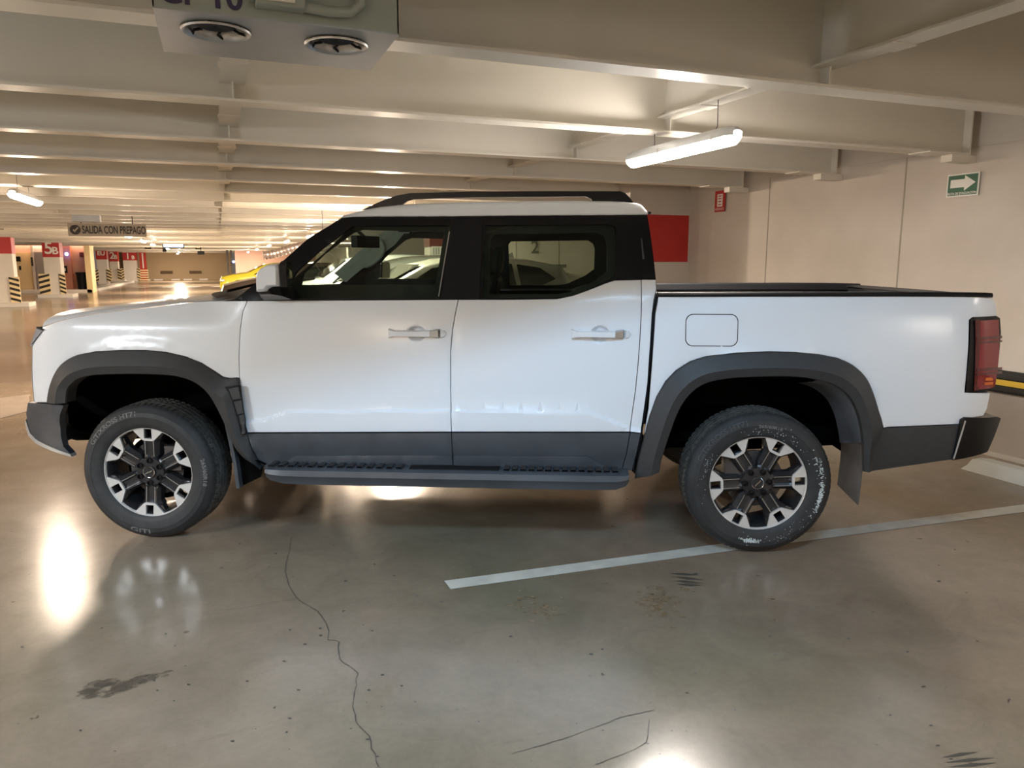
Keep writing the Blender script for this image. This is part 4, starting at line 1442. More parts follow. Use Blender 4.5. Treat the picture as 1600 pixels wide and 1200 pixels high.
# --- bonnet: rows run along the truck, lofted over the width
us_h = [66, 72, 85, 110, 150, 200, 250, 300, 330, 350]
low = PL([(66, 511), (72, 508), (85, 504), (110, 497), (150, 490), (200, 484), (250, 478), (300, 472), (330, 470), (352, 469)])
sil = [tpt(x, y, 0.60) for x, y in ((61, 511), (66, 502), (75, 497), (90, 491), (120, 485), (150, 480), (200, 474), (240, 470), (280, 465), (320, 462))]
sz = [(a, b) for a, b in sil]
def ztop(u):
    return interp(sz, u)
rows = []
for (u, z) in low:
    v0 = vbase(u, z)
    zt = max(ztop(u), z + 0.004)
    dz = zt - z
    half = [(v0, 0.0), (v0 + 0.02, 0.30), (v0 + 0.06, 0.55), (v0 + 0.14, 0.78), (v0 + 0.28, 0.95), (0.60, 1.0), (0.80, 1.03), (0.96, 1.05)]
    bw = 0.06 * max(0, (-0.4 - u)) / 0.4
    rw = [(u - bw * min(1, (v - v0) / 0.4) - (0.03 * (v - v0) if u > 0.3 else 0), v, z + dz * f) for v, f in half]
    rw += [(a, W - b, c) for a, b, c in reversed(rw[:-1])]
    rows.append(rw)
mb = MB()
mb.grid(rows, M_PAINT)
mb.build('bonnet', truck, smooth=True, angle=60)
# front closing strip below bonnet lip
# --- cowl, windscreen
APIL = [(368, 467), (390, 450), (410, 433), (445, 405), (482, 372), (512, 354), (535, 339)]
AP = PL(APIL)
rows = []
for i, (u, z) in enumerate(AP):
    v0 = vbase(u, z)
    rows.append([(u - (0.16 * (1 - i / 6) + 0.02) * math.sin(PI * j / 14), v0 + (W - 2 * v0) * j / 14, z + 0.008 * math.sin(PI * j / 14)) for j in range(15)])
mb = MB()
mb.grid(rows, M_GLASSW)
mb.build('windscreen', truck, smooth=True)
ub = rows[0]
mb = MB()
rr = []
back = ub
frontr = [(x - (0.10 + 0.17 * math.sin(PI * j / 14)), y, z + 0.002) for j, (x, y, z) in enumerate(ub)]
mid = [((a[0] + b[0]) / 2, a[1], a[2] + 0.012) for a, b in zip(back, frontr)]
mb.grid([frontr, mid, back, [(a[0] + 0.1, a[1], a[2] + 0.03) for a in back]], M_BLACK)
mb.build('cowl_panel', truck, smooth=True)
for k, y0_ in enumerate((0.35, 1.0)):
    mb = MB()
    z0_ = AP[0][1] + 0.03
    mb.tube([(AP[0][0] - 0.18, y0_, z0_), (AP[0][0] - 0.10, y0_ + 0.25, z0_ + 0.035), (AP[0][0] - 0.06, y0_ + 0.55, z0_ + 0.045)], 0.008, M_BLACK, 6)
    mb.build('wiper', truck)
# --- greenhouse
SURR = [(368, 467), (390, 450), (410, 433), (445, 405), (482, 372), (512, 354), (535, 340), (548, 337.5), (700, 336.5), (860, 335), (1011, 334), (1016, 362), (1021, 400), (1025, 437), (1002, 437), (960, 438), (945, 443), (920, 453), (895, 462), (870, 467), (800, 468), (716, 468.5), (386, 469.5)]
WF = [(455, 466), (453, 441), (463, 424), (500, 391), (540, 361), (548, 355), (557, 352.5), (704, 352), (700, 380), (693, 430), (686, 466)]
WRR = [(752, 466), (757, 352), (953, 350), (961, 355), (962, 425), (957, 434), (930, 447), (905, 459), (885, 464)]
surr = PL(SURR)
wf, wr_ = PL(WF), PL(WRR)
frame = both('window_surround', surr, M_BLACKG, thick=0.03, holes=[wf, wr_], step=0.06, gap=0)
for poly, nm in ((wf, 'front_door_glass'), (wr_, 'rear_door_glass')):
    both(nm, poly, M_GLASS, thick=0.0, off=0.010, step=0.12, gap=0, edge=0)
# bright run channel at the rear edge of the front glass
both('glass_channel', PL([(703, 362), (701, 362), (684.5, 463), (686, 463)]), M_STEEL, thick=0.004, off=-0.001, gap=0, step=0.2)
both('pillar_trim', PL([(962, 350), (1001, 349), (1001, 437), (962, 437)]), M_BLACKG, thick=0.008, off=-0.008, step=0.1)
both('pillar_trim', PL([(706, 340), (755, 339), (749, 467), (689, 467)]), M_BLACK, thick=0.006, off=-0.005, step=0.1)
both('pillar_ridge', PL([(1001, 372), (1003, 372), (1007, 405), (1004, 405)]), M_CLAD, thick=0.006, off=-0.006, gap=0, step=0.1)
both('door_seam', PL([(1001, 337), (1002, 337), (1002.6, 436), (1001.6, 436)]), M_BLACK, thick=0.004, off=-0.003, gap=0, step=0.1)
# inner lining with its own openings
lin = PL([(500, 394), (545, 349), (700, 345), (1000, 343), (1010, 437), (900, 469), (440, 469), (445, 440)])
wfi = PL([(462, 446), (466, 428), (500, 396), (545, 363), (560, 358), (690, 362), (684, 400), (676, 446)])
wri = PL([(762, 461), (764, 372), (770, 365), (935, 363), (946, 370), (950, 380), (950, 425), (930, 440), (890, 458), (870, 461)])
both('door_lining', lin, M_INTD, thick=0.02, off=0.085, holes=[wfi, wri], gap=0, step=0.08)
mb = MB()
panel(mb, [tpt(x, y, 1.72) for x, y in ((523, 427), (566, 389), (590, 368), (612, 356), (650, 354), (640, 364), (626, 376), (606, 391), (596, 398), (589, 408), (566, 420), (541, 441))], lambda u, z: 0.20, 0.015, M_INT, 0.1, 0.05, fn=side_fn(1))
mb.build('pillar_lining', truck, smooth=True)
# --- roof
zl = PL([(535, 339), (548, 337.5), (570, 337), (620, 336.8), (700, 336.5), (860, 335), (960, 334.4), (1000, 334), (1011, 334)])
zt_ = [tpt(x, y, 0.245) for x, y in ((528, 340), (545, 335), (570, 327.5), (600, 322), (650, 318), (750, 315), (860, 314), (950, 314), (985, 315.5), (1000, 319), (1006, 324), (1010, 330), (1012, 334))]
rows = []
u_s = [zl[0][0] + (zl[-1][0] - zl[0][0]) * t for t in [0, .015, .03, .05, .08, .12, .18, .25, .35, .5, .65, .8, .88, .93, .96, .98, .99, 1.0]]
for i, u in enumerate(u_s):
    z = interp(zl, u)
    zt = max(interp(zt_, u), z + 0.002)
    dz = zt - z
    v0 = vbase(u, z) - 0.004
    f = min(1, (u_s[-1] - u) / 0.15)
    half = [(v0 + 0.02, -0.02, 0), (v0, 0.0, 0), (v0 + 0.012, 0.5 * dz, 0), (v0 + 0.03, 0.85 * dz, 0), (v0 + 0.065, dz, 0), (v0 + 0.14, dz + 0.002, 0), (0.55, dz + 0.012 * f, 0), (0.96, dz + 0.018 * f, 0)]
    rw = [(u - (0.02 * math.sin(PI * (v - v0) / (W - 2 * v0)) if i == 0 else 0), v, z + a) for v, a, _ in half]
    rw += [(a, W - b, c) for a, b, c in reversed(rw[:-1])]
    rows.append(rw)
mb = MB()
mb.grid(rows, M_PAINT)
mb.add(rows[-1], [tuple(range(len(rows[-1])))], M_PAINT)
mb.build('roof', truck, smooth=True, angle=50)
rail_o = [tpt(x, y, 0.27) for x, y in ((566, 328), (583, 320), (600, 312.5), (620, 305.5), (640, 302), (690, 300.5), (740, 299.3), (860, 298.8), (970, 299), (977, 302), (984, 309), (990, 317))]
rail_i = [tpt(x, y, 0.27) for x, y in ((927, 317), (924, 311), (915, 307), (860, 307.5), (740, 308.2), (690, 309.5), (645, 311.5), (636, 314), (627, 321))]
for k in (0, 1):
    fn = side_fn(k)
    mb = MB()
    panel(mb, rail_o + rail_i, lambda u, z: 0.262, 0.032, M_BLACKG, 0.08, 0.04, fn=fn, edge=0.004)
    mb.build('roof_rail', truck, smooth=True, angle=30)
# roof edge of the cab back wall
re = PL([(1011, 334), (1016, 362), (1021, 400), (1025, 437), (1026, 455), (1019, 490), (1016, 540), (1010, 600), (990, 735)])
rows = []
for (u, z) in re:
    v0 = vbase(u, z) + 0.004
    rows.append([(u + 0.02 * math.sin(PI * j / 10), v0 + (W - 2 * v0) * j / 10, z) for j in range(11)])
mb = MB()
mb.grid(rows[:2] + rows[3:], M_PAINT)
mb.build('cab_rear_wall', truck, smooth=True)
mb = MB()
mb.grid([[(r_[j][0] + 0.012, r_[j][1], r_[j][2]) for j in range(1, 10)] for r_ in rows[:4]], M_CARGL)
mb.build('rear_screen', truck, smooth=True)
mb = MB()
uq = re[0][0] + 0.015
mb.b2(uq, uq + 0.02, 0.30, 0.36, re[0][1] + 0.005, re[0][1] + 0.02, M_BLACK)
mb.b2(re[0][0] - 0.02, re[0][0] + 0.012, W / 2 - 0.15, W / 2 + 0.15, re[0][1] + 0.005, re[0][1] + 0.03, M_LENSD)
mb.build('high_brake_lamp', truck, bevel=0.004)
# --- bed interior, caps, tailgate
ur0, ur1 = P2(1029, 463)[0], P2(1549, 463)[0]
zr = P2(1300, 462)[1]
for k in (0, 1):
    fn = side_fn(k)
    mb = MB()
    capu = [ur0 + (ur1 - ur0) * i / 14 for i in range(15)]
    rows = []
    def zc_(u):
        return interp([P2(1029, 463), P2(1200, 462.3), P2(1400, 462), P2(1500, 462.5), P2(1549, 463.5)], u)
    for dv, dz in ((-0.004, -0.004), (-0.005, 0.010), (0.004, 0.018), (0.075, 0.018), (0.082, 0.010), (0.082, -0.03)):
        rows.append([fn(u, vbase(min(u, 4.5), zr) + dv, zc_(u) + dz) for u in capu])
    mb.grid(rows, M_BLACK)
    mb.build('bed_rail_cap', bed[k], smooth=True, angle=30)
    mb = MB()
    mb.grid([[fn(u, 0.115, zr - 0.005) for u in capu], [fn(u, 0.115, 1.02) for u in capu]], M_BLACK)
    mb.build('bed_liner_side', bed[k])
    for i in range(5):
        mb = MB()
        u = ur0 + 0.2 + i * 0.32
        p = fn(u, 0.108, zr - 0.03)
        mb.box(p, (0.02, 0.012, 0.02), M_CHROME)
        mb.build('tie_down_hook', bed[k])
mb = MB()
mb.b2(ur0, ur1 - 0.05, 0.10, W - 0.10, 1.00, 1.03, M_BLACK)
for i in range(12):
    y = 0.2 + i * (W - 0.4) / 11
    mb.b2(ur0, ur1 - 0.05, y - 0.03, y + 0.03, 1.03, 1.042, M_BLACK)
mb.b2(ur0, ur0 + 0.03, 0.06, W - 0.06, 1.00, zr + 0.005, M_BLACK)
mb.build('bed_floor', truck)
mb = MB()
tg = PL([(1549, 465), (1556, 473), (1559.5, 494), (1559, 530), (1555, 580), (1549, 614), (1543, 638), (1538, 648)])
rows = []
for (u, z) in tg:
    v0 = vbase(u, z)
    rows.append([(u - 0.02 + 0.02 * math.sin(PI * j / 10), v0 + (W - 2 * v0) * j / 10, z) for j in range(11)])
mb.grid([[(x - 0.06, y, z) for x, y, z in rows[0]]] + rows, M_PAINT)
mb.grid([[(x - 0.06, y, z) for x, y, z in rows[0]], [(x - 0.06, y, 1.01) for x, y, z in rows[0]]], M_BLACK)
mb.build('tailgate', truck, smooth=True, angle=30)
mb = MB()
r0 = rows[0]
mb.grid([[(x - 0.075, y, z + 0.0) for x, y, z in r0], [(x - 0.072, y, z + 0.016) for x, y, z in r0], [(x + 0.0, y, z + 0.014) for x, y, z in r0], [(x + 0.008, y, z + 0.0) for x, y, z in r0]], M_BLACK)
mb.build('tailgate_cap', truck, smooth=True, angle=30)
mb = MB()
ug = max(t[0] for t in tg)
mb.b2(ug + 0.0, ug + 0.02, W / 2 - 0.14, W / 2 + 0.14, 1.16, 1.24, M_BLACK)
mb.build('tailgate_handle', truck, bevel=0.006)
# --- tail lamps
LB = [(1516, 499), (1521, 495.5), (1556, 493.5), (1562, 497), (1563.5, 520), (1561, 550), (1558, 580), (1555, 600), (1549, 608), (1513, 613), (1509, 611), (1511, 580), (1515, 540)]
LR = [(1524, 501), (1559, 499), (1560, 550), (1557, 580), (1553, 603), (1547, 606), (1521, 609), (1523, 580), (1525, 540)]
lampb = both('tail_lamp', PL(LB), M_BLACKG, off=-0.006, thick=0.04, gap=0)
both('red_lens', PL(LR), M_LENS, off=-0.013, thick=0.006, gap=0, parent=lampb, edge=0.004)
both('lens_border', PL([(1522, 500), (1530, 499), (1529, 540), (1527, 609), (1520, 610), (1522, 560)]), M_LENSD, off=-0.015, thick=0.006, gap=0, parent=lampb)
for (y0_, y1_) in ((524, 528), (531, 534), (573, 577), (580, 583)):
    both('lens_rib', PL([(1524, y0_ + 3), (1545, y0_ + 1), (1563, y0_), (1563, y1_), (1545, y1_ + 1), (1524, y1_ + 3)]), M_LENSD, off=-0.019, thick=0.008, gap=0, parent=lampb, edge=0.002)
for pg in ([(1538, 590), (1546, 589), (1550, 592), (1549, 594), (1537, 594)], [(1536, 597), (1550, 596), (1549, 600), (1536, 601)]):
    both('indicator_segment', PL(pg), M_ORANGE, off=-0.017, thick=0.004, gap=0, parent=lampb)
# --- rear bumper
rbp = PL([(1500, 655), (1506, 651.5), (1556, 650.5), (1562, 653), (1552, 680), (1541, 705), (1510, 714), (1487, 718), (1493, 690)])
both('rear_bumper', rbp, M_BLACKG, off=-0.016, thick=0.05, gap=0, angle=30)
both('bumper_edge', PL([(1505, 656), (1507, 657), (1497, 690), (1489, 716), (1487, 716), (1495, 688)]), M_SILVER, off=-0.019, thick=0.01, gap=0)
mb = MB()
rb2 = [P2(1556, 651), P2(1561, 653), P2(1551, 682), P2(1540, 705)]
rows = []
for (u, z) in rb2:
    rows.append([(u + 0.03 * math.sin(PI * j / 10), 0.12 + (W - 0.24) * j / 10, z) for j in range(11)])
mb.grid([[(x - 0.2, y, z) for x, y, z in rows[0]]] + rows, M_CLAD)
mb.build('rear_bumper_face', truck, smooth=True, angle=30)
# --- handles, fuel door, mirrors
for (c, a, b), door in zip(HND, (fdoor, rdoor)):
    for k in (0, 1):
        fn = side_fn(k)
        mb = MB()
        st = [(-0.150, 0.026, -0.006), (-0.148, 0.027, -0.022), (-0.118, 0.017, -0.036), (-0.05, 0.017, -0.040), (0.05, 0.018, -0.040), (0.075, 0.018, -0.039)]
        def sect(du, hh, dv, m_):
            v0 = vbase(c[0] + du, c[1])
            return [fn(c[0] + du, v0 + dv * 0.2 + 0.004, c[1] - hh), fn(c[0] + du, v0 + dv, c[1] - hh * 0.75), fn(c[0] + du, v0 + dv, c[1] + hh * 0.75), fn(c[0] + du, v0 + dv * 0.2 + 0.004, c[1] + hh)]
        rows = [sect(*s, None) for s in st]
        rows = [r + [r[0]] for r in rows]
        mb.grid(rows, M_PAINT)
        mb.add(rows[0][:4], [(0, 1, 2, 3)], M_PAINT)
        hd = mb.build('door_handle', door[k], smooth=True, angle=25)
        mb = MB()
        rows = [sect(*s, None) for s in ((0.075, 0.018, -0.039), (0.080, 0.018, -0.036), (0.118, 0.025, -0.020), (0.124, 0.024, -0.004))]
        rows = [r + [r[0]] for r in rows]
        mb.grid(rows, M_STEEL)
        mb.add(rows[-1][:4], [(0, 1, 2, 3)], M_STEEL)
        mb.build('handle_end', door[k], smooth=True, angle=25)
        mb = MB()
        rows = [sect(*s, None) for s in ((0.130, 0.023, -0.018), (0.146, 0.020, -0.012), (0.158, 0.008, -0.003))]
        rows = [r + [r[0]] for r in rows]
        mb.grid(rows, M_PAINT)
        mb.add(rows[0][:4], [(0, 1, 2, 3)], M_PAINT)
        mb.build('handle_socket', door[k], smooth=True, angle=25)
fp = [P2(1072, 491), P2(1152, 541)]
cx_, cz_ = (fp[0][0] + fp[1][0]) / 2, (fp[0][1] + fp[1][1]) / 2
fw, fh = fp[1][0] - fp[0][0], fp[0][1] - fp[1][1]
both('fuel_door', rounded_rect(cx_, cz_, fw + 0.004, fh + 0.004, 0.038, 7), M_BLACK, off=-0.0012, thick=0.004, gap=0, edge=0, only=0)
both('fuel_door_skin', rounded_rect(cx_, cz_, fw - 0.004, fh - 0.004, 0.036, 7), M_PAINT, off=-0.0026, thick=0.004, gap=0, edge=0.001, only=0, parent=[bed[0], bed[1]])
cap_px = [(409.5, 429), (411, 424), (417, 418), (426, 413), (436, 411.5), (443, 412), (445, 416), (445.5, 447), (427, 448), (422, 455), (409.5, 456), (408.8, 442)]
cap = [tpt(x, y, -0.12) for x, y in cap_px]
basep = [tpt(x, y, -0.03) for x, y in ((424, 446), (450, 446), (456, 468), (412, 469), (409, 463), (416, 456))]
for k in (0, 1):
    fn = side_fn(k)
    cu = sum(p[0] for p in cap) / len(cap)
    cz = sum(p[1] for p in cap) / len(cap)
    mb = MB()
    rows = []
    sc_ = [(-0.04, 0.93), (-0.07, 0.98), (-0.12, 1.0), (-0.17, 0.985), (-0.20, 0.93), (-0.212, 0.80)]
    cps = resample(cap, 0.02)
    for v, s in sc_:
        rows.append([fn(cu + (u - cu) * s, v, cz + (z - cz) * s) for u, z in cps] )
    rows = [r + [r[0]] for r in rows]
    mb.grid(rows, M_PAINT)
    mb.add(rows[-1][:-1], [tuple(range(len(rows[-1]) - 1))], M_PAINT)
    mc = mb.build('mirror_housing', truck, smooth=True, angle=40)
    mb = MB()
    # glass faces rearwards
    uR = max(p[0] for p in cap) - 0.004
    gl = [(-0.035, -0.055), (-0.19, -0.055), (-0.20, 0.055), (-0.17, 0.073), (-0.05, 0.073)]
    back_ = [fn(uR + 0.004, v, cz + z) for v, z in gl]
    front_ = [fn(uR + 0.010 + (-v - 0.035) * 0.17, v, cz + z) for v, z in gl]
    mb.grid([back_ + [back_[0]], front_ + [front_[0]]], M_BLACKG)
    mb.add([fn(uR + 0.011 + (-v - 0.035) * 0.17, v * 0.98 - 0.002, cz + z * 0.96) for v, z in gl], [(0, 1, 2, 3, 4)], M_MIRROR)
    mb.build('mirror_glass', mc)
    mb = MB()
    for v0, v1, s0, s1 in ((0.03, -0.03, 1.0, 1.0), (-0.03, -0.10, 1.0, 0.75), (-0.10, -0.16, 0.75, 0.35)):
        bu = sum(p[0] for p in basep) / len(basep)
        bz = sum(p[1] for p in basep) / len(basep)
        ra = [fn(bu + (u - bu) * s0, v0, bz + (z - bz) * s0 + (0.0 if s0 == 1 else 0.012)) for u, z in basep]
        rb_ = [fn(bu + (u - bu) * s1, v1, bz + (z - bz) * s1 + (0.0 if s1 == 1 else 0.012)) for u, z in basep]
        mb.grid([ra + [ra[0]], rb_ + [rb_[0]]], M_BLACKG)
    mb.add(rb_, [tuple(range(len(rb_)))], M_BLACKG)
    mb.build('mirror_base', mc)
# --- running boards
for k in (0, 1):
    fn = side_fn(k)
    a, b = tpt(411, 740, -0.10), tpt(984, 742, -0.10)
    zt, zb_ = tpt(700, 741, -0.10)[1], tpt(700, 763, -0.10)[1]
    mb = MB()
    L_ = b[0] - a[0]
    rows = []
    for t, e in ((0, 0.55), (0.012, 0.75), (0.05, 0.95), (0.12, 1.0), (0.5, 1.0), (0.9, 1.0), (0.965, 0.95), (0.99, 0.75), (1.0, 0.5)):
        u = a[0] + L_ * t
        zb2 = zt - (zt - zb_) * e
        vo = -0.105 + (1 - e) * 0.05
        rows.append([fn(u, 0.10, zt + 0.012), fn(u, vo + 0.035, zt + 0.012), fn(u, vo + 0.008, zt + 0.003), fn(u, vo, zt - (zt - zb2) * 0.35), fn(u, vo + 0.012, zt - (zt - zb2) * 0.6), fn(u, vo + 0.02, zb2), fn(u, 0.10, zb2 + 0.01)])
    rows = [r + [r[0]] for r in rows]
    mb.grid(rows, M_CLAD)
    mb.add(rows[0][:-1], [tuple(range(7))], M_CLAD)
    mb.add(rows[-1][:-1], [tuple(range(7))], M_CLAD)
    rb_ = mb.build('running_board', truck, smooth=True, angle=28)
    for (xa, xb2) in ((418, 632), (785, 968)):
        ua, ub_ = tpt(xa, 738, -0.05)[0], tpt(xb2, 738, -0.05)[0]
        n = 14
        for i in range(n):
            u = ua + (ub_ - ua) * (i + 0.5) / n
            mb = MB()
            mb.grid([[fn(u - 0.017, 0.04, zt + 0.013), fn(u - 0.017, -0.068, zt + 0.013)], [fn(u - 0.013, 0.04, zt + 0.024), fn(u - 0.013, -0.066, zt + 0.024)], [fn(u + 0.013, 0.04, zt + 0.024), fn(u + 0.013, -0.066, zt + 0.024)], [fn(u + 0.017, 0.04, zt + 0.013), fn(u + 0.017, -0.068, zt + 0.013)]], M_FLARE)
            mb.build('tread_rib', rb_)
    mb = MB()
    mb.b2(*(sorted((tpt(640, 738, -0.05)[0], tpt(780, 738, -0.05)[0]))), *(sorted((fn(0, -0.06, 0)[1], fn(0, 0.03, 0)[1]))), zt + 0.012, zt + 0.018, M_BLACK)
    mb.build('tread_plate', rb_)
# --- inner body shell that closes the gaps, floor pan, chassis
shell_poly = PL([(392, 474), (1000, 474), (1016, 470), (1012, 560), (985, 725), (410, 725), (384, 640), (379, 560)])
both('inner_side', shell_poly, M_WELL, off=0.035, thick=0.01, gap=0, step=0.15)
ub0 = P2(1029, 463)[0]
mb = MB()
mb.b2(-0.05 + 0.55, 2.85, 0.06, W - 0.06, 0.44, 0.50, M_WELL)
mb.b2(2.80, 4.45, 0.5, W - 0.5, 0.60, 0.72, M_WELL)
mb.b2(-0.75, 0.6, 0.52, W - 0.52, 0.50, 1.0, M_WELL)
mb.build('floor_pan', truck)
for v in (0.50, W - 0.50):
    mb = MB()
    pts = [(-0.70, v, 0.50), (-0.2, v, 0.52), (0.5, v, 0.42), (2.7, v, 0.42), (3.2, v, 0.58), (4.4, v, 0.55)]
    mb.tube(pts, 0.055, M_WELL, 8)
    mb.build('chassis_rail', truck)
mb = MB()
mb.tube([(3.39, 0.20, 0.388), (3.39, W - 0.20, 0.388)], 0.045, M_DISC, 12)
mb.lathe([(0.0, -0.15), (0.10, -0.12), (0.14, 0.0), (0.10, 0.12), (0.0, 0.15)], (3.39, W / 2, 0.388), M_DISC, 20, 'y')
mb.build('rear_axle', truck, smooth=True)
mb = MB()
mb.tube([(1.0, 1.3, 0.34), (2.6, 1.35, 0.34), (3.0, 1.4, 0.5), (3.8, 1.45, 0.5), (4.3, 1.5, 0.45)], 0.035, M_DISC, 10)
mb.build('exhaust_pipe', truck, smooth=True)
mb = MB()
mb.b2(1.2, 2.3, 0.55, 0.95, 0.32, 0.46, M_WELL)
mb.build('fuel_tank', truck, bevel=0.03)
# black strip standing in for the shade between cab and bed
both('cab_gap_shade', PL([(1026, 455), (1029, 465), (1025, 490), (1019, 560), (1012, 640), (1003, 690), (994, 745), (986, 737), (1000, 676), (1012, 600), (1018, 490)]), M_BLACK, off=0.045, thick=0.03, gap=0, step=0.1)
for k in (0, 1):
    fn = side_fn(k)
    mb = MB()
    g1 = PL([(1017, 475), (1013, 560), (1005, 640), (992, 715)])
    mb.grid([[fn(u - 0.004, vbase(u, z) + 0.004, z) for u, z in g1], [fn(u + 0.008, vbase(u, z) + 0.030, z) for u, z in g1]], M_CLAD)
    mb.build('cab_corner_edge', truck, smooth=True)
# --- cabin
mb = MB()
zlr = P2(700, 345)[1]
mb.b2(zl[0][0] + 0.10, re[0][0] - 0.05, 0.30, W - 0.30, zlr + 0.0, zlr + 0.02, M_INT)
mb.build('headlining', truck)
mb = MB()
ud = P2(430, 455)[0]
rows = []
for y in (0.12, 0.5, 1.0, 1.4, W - 0.12):
    rows.append([(ud - 0.15, y, 1.24), (ud + 0.02, y, 1.30 - (0.0 if y < 0.8 else 0.01)), (ud + 0.28, y, 1.315), (ud + 0.36, y, 1.27), (ud + 0.36, y, 0.9)])
mb.grid(rows, M_INTD)
mb.build('dashboard', truck, smooth=True, angle=50)
uS = ud + 0.50
mb = MB()
R_ = Matrix.Rotation(math.radians(-62), 3, 'Y')
ring = []
for k in range(33):
    a = 2 * PI * k / 32
    q = R_ @ Vector((0.185 * math.cos(a), 0.185 * math.sin(a), 0))
    ring.append((uS + q.x, 0.48 + q.y, 1.08 + q.z))
mb.tube(ring, 0.016, M_INTD, 10)
mb.tube([ring[0], (uS, 0.48, 1.08), ring[16]], 0.018, M_INTD, 8)
mb.tube([(uS, 0.48, 1.08), (uS - 0.28, 0.48, 0.98)], 0.035, M_INTD, 8)
mb.build('steering_wheel', truck, smooth=True)
def seat(y, u0, wd):
    mb = MB()
    mb.box((u0 - 0.25, y, 0.86), (0.50, wd, 0.16), M_INTD)
    mb.box((u0 + 0.05, y, 1.18), (0.13, wd * 0.95, 0.60), M_INTD, Matrix.Rotation(math.radians(14), 3, 'Y'))
    s = mb.build('seat', truck, bevel=0.04)
    mb = MB()
    mb.box((u0 + 0.15, y, 1.56), (0.09, wd * 0.52, 0.17), M_INTD, Matrix.Rotation(math.radians(8), 3, 'Y'))
    mb.build('headrest', s, bevel=0.03)
uB = P2(730, 400)[0]
seat(0.52, uB - 0.10, 0.50)
seat(W - 0.52, uB - 0.10, 0.50)
seat(0.50, 2.62, 0.5)
seat(W - 0.50, 2.62, 0.5)
mb = MB()
q = tpt(563, 377, 0.80)
mb.box((q[0], 0.93, q[1] + 0.0), (0.05, 0.24, 0.075), M_INTD, Matrix.Rotation(math.radians(-22), 3, 'Z'))
mb.tube([(q[0], 0.95, q[1] + 0.02), (q[0] - 0.07, 0.95, q[1] + 0.085)], 0.012, M_INTD, 8)
mm = mb.build('rear_view_mirror', truck, bevel=0.012)
# assist grip on the far pillar
mb = MB()
g = [tpt(x, y, 1.70) for x, y in ((566, 413), (572, 416), (583, 412), (594, 402), (600, 391), (598, 380), (592, 374))]
mb.tube(smooth_line([(u, 1.70, z) for u, z in g], 4), 0.014, M_INT, 8)
mb.build('grab_handle', truck, smooth=True)

# --- wheels
M_LETTERD = mat('worn_lettering', (0.055, 0.06, 0.062), 0.6)
R_T, R_R = 0.390, 0.2585
def tyre_mesh(fn):
    prof = [(0.250, 0.022), (0.262, 0.008), (0.285, 0.0), (0.318, -0.004), (0.320, -0.006), (0.345, -0.002), (0.348, 0.001), (0.366, 0.012), (0.378, 0.026), (0.386, 0.040)]
    tread = [(0.3885, 0.052), (0.390, 0.072), (0.382, 0.074), (0.382, 0.082), (0.390, 0.084), (0.390, 0.112), (0.382, 0.114), (0.382, 0.122), (0.390, 0.124), (0.390, 0.150), (0.382, 0.152), (0.382, 0.160), (0.390, 0.162), (0.390, 0.192), (0.382, 0.194), (0.382, 0.202), (0.390, 0.204), (0.3885, 0.222)]
    back = [(0.386, 0.234), (0.378, 0.248), (0.345, 0.270), (0.285, 0.268), (0.250, 0.250)]
    full = prof + tread + back
    N = 288
    P = len(full)
    vs_, fs = [], []
    for k in range(N):
        an = 2 * PI * k / N
        for i, (r, a) in enumerate(full):
            rr = r
            ph = (k + (2 if a > 0.1 else 0)) % 4
            if 7 <= i < P - 4 and ph == 0 and r > 0.383:
                rr = r - (0.007 if i < 13 or i > P - 8 else 0.004)
            vs_.append(fn(rr * math.cos(an), a, rr * math.sin(an)))
    for k in range(N):
        k2 = (k + 1) % N
        for i in range(P - 1):
            fs.append((k * P + i, k2 * P + i, k2 * P + i + 1, k * P + i + 1))
    return vs_, fs
def arc_text(parent, txt, r, a0, size, fn, m, up_out=True, sx=1.0, depth=-0.006, sp=1.0):
    """lettering set around a wheel; a0 = clockwise angle from the top of its middle (radians)"""
    vs_, fs = text_geo(txt, size, 0.0, bold=0.0006)
    mb = MB()
    out = []
    for v in vs_:
        if up_out:
            ang = a0 + v.x * sx / r
            rr = r + v.y
        else:
            ang = a0 - v.x * sx / r
            rr = r - v.y
        prof = interp([(0.262, 0.008), (0.285, 0.0), (0.318, -0.004), (0.345, -0.003), (0.366, 0.012), (0.378, 0.026)], rr)
        out.append(fn(rr * math.sin(ang), prof - 0.0022, rr * math.cos(ang)))
    mb.add(out, fs, m)
    return mb.build('lettering', parent)
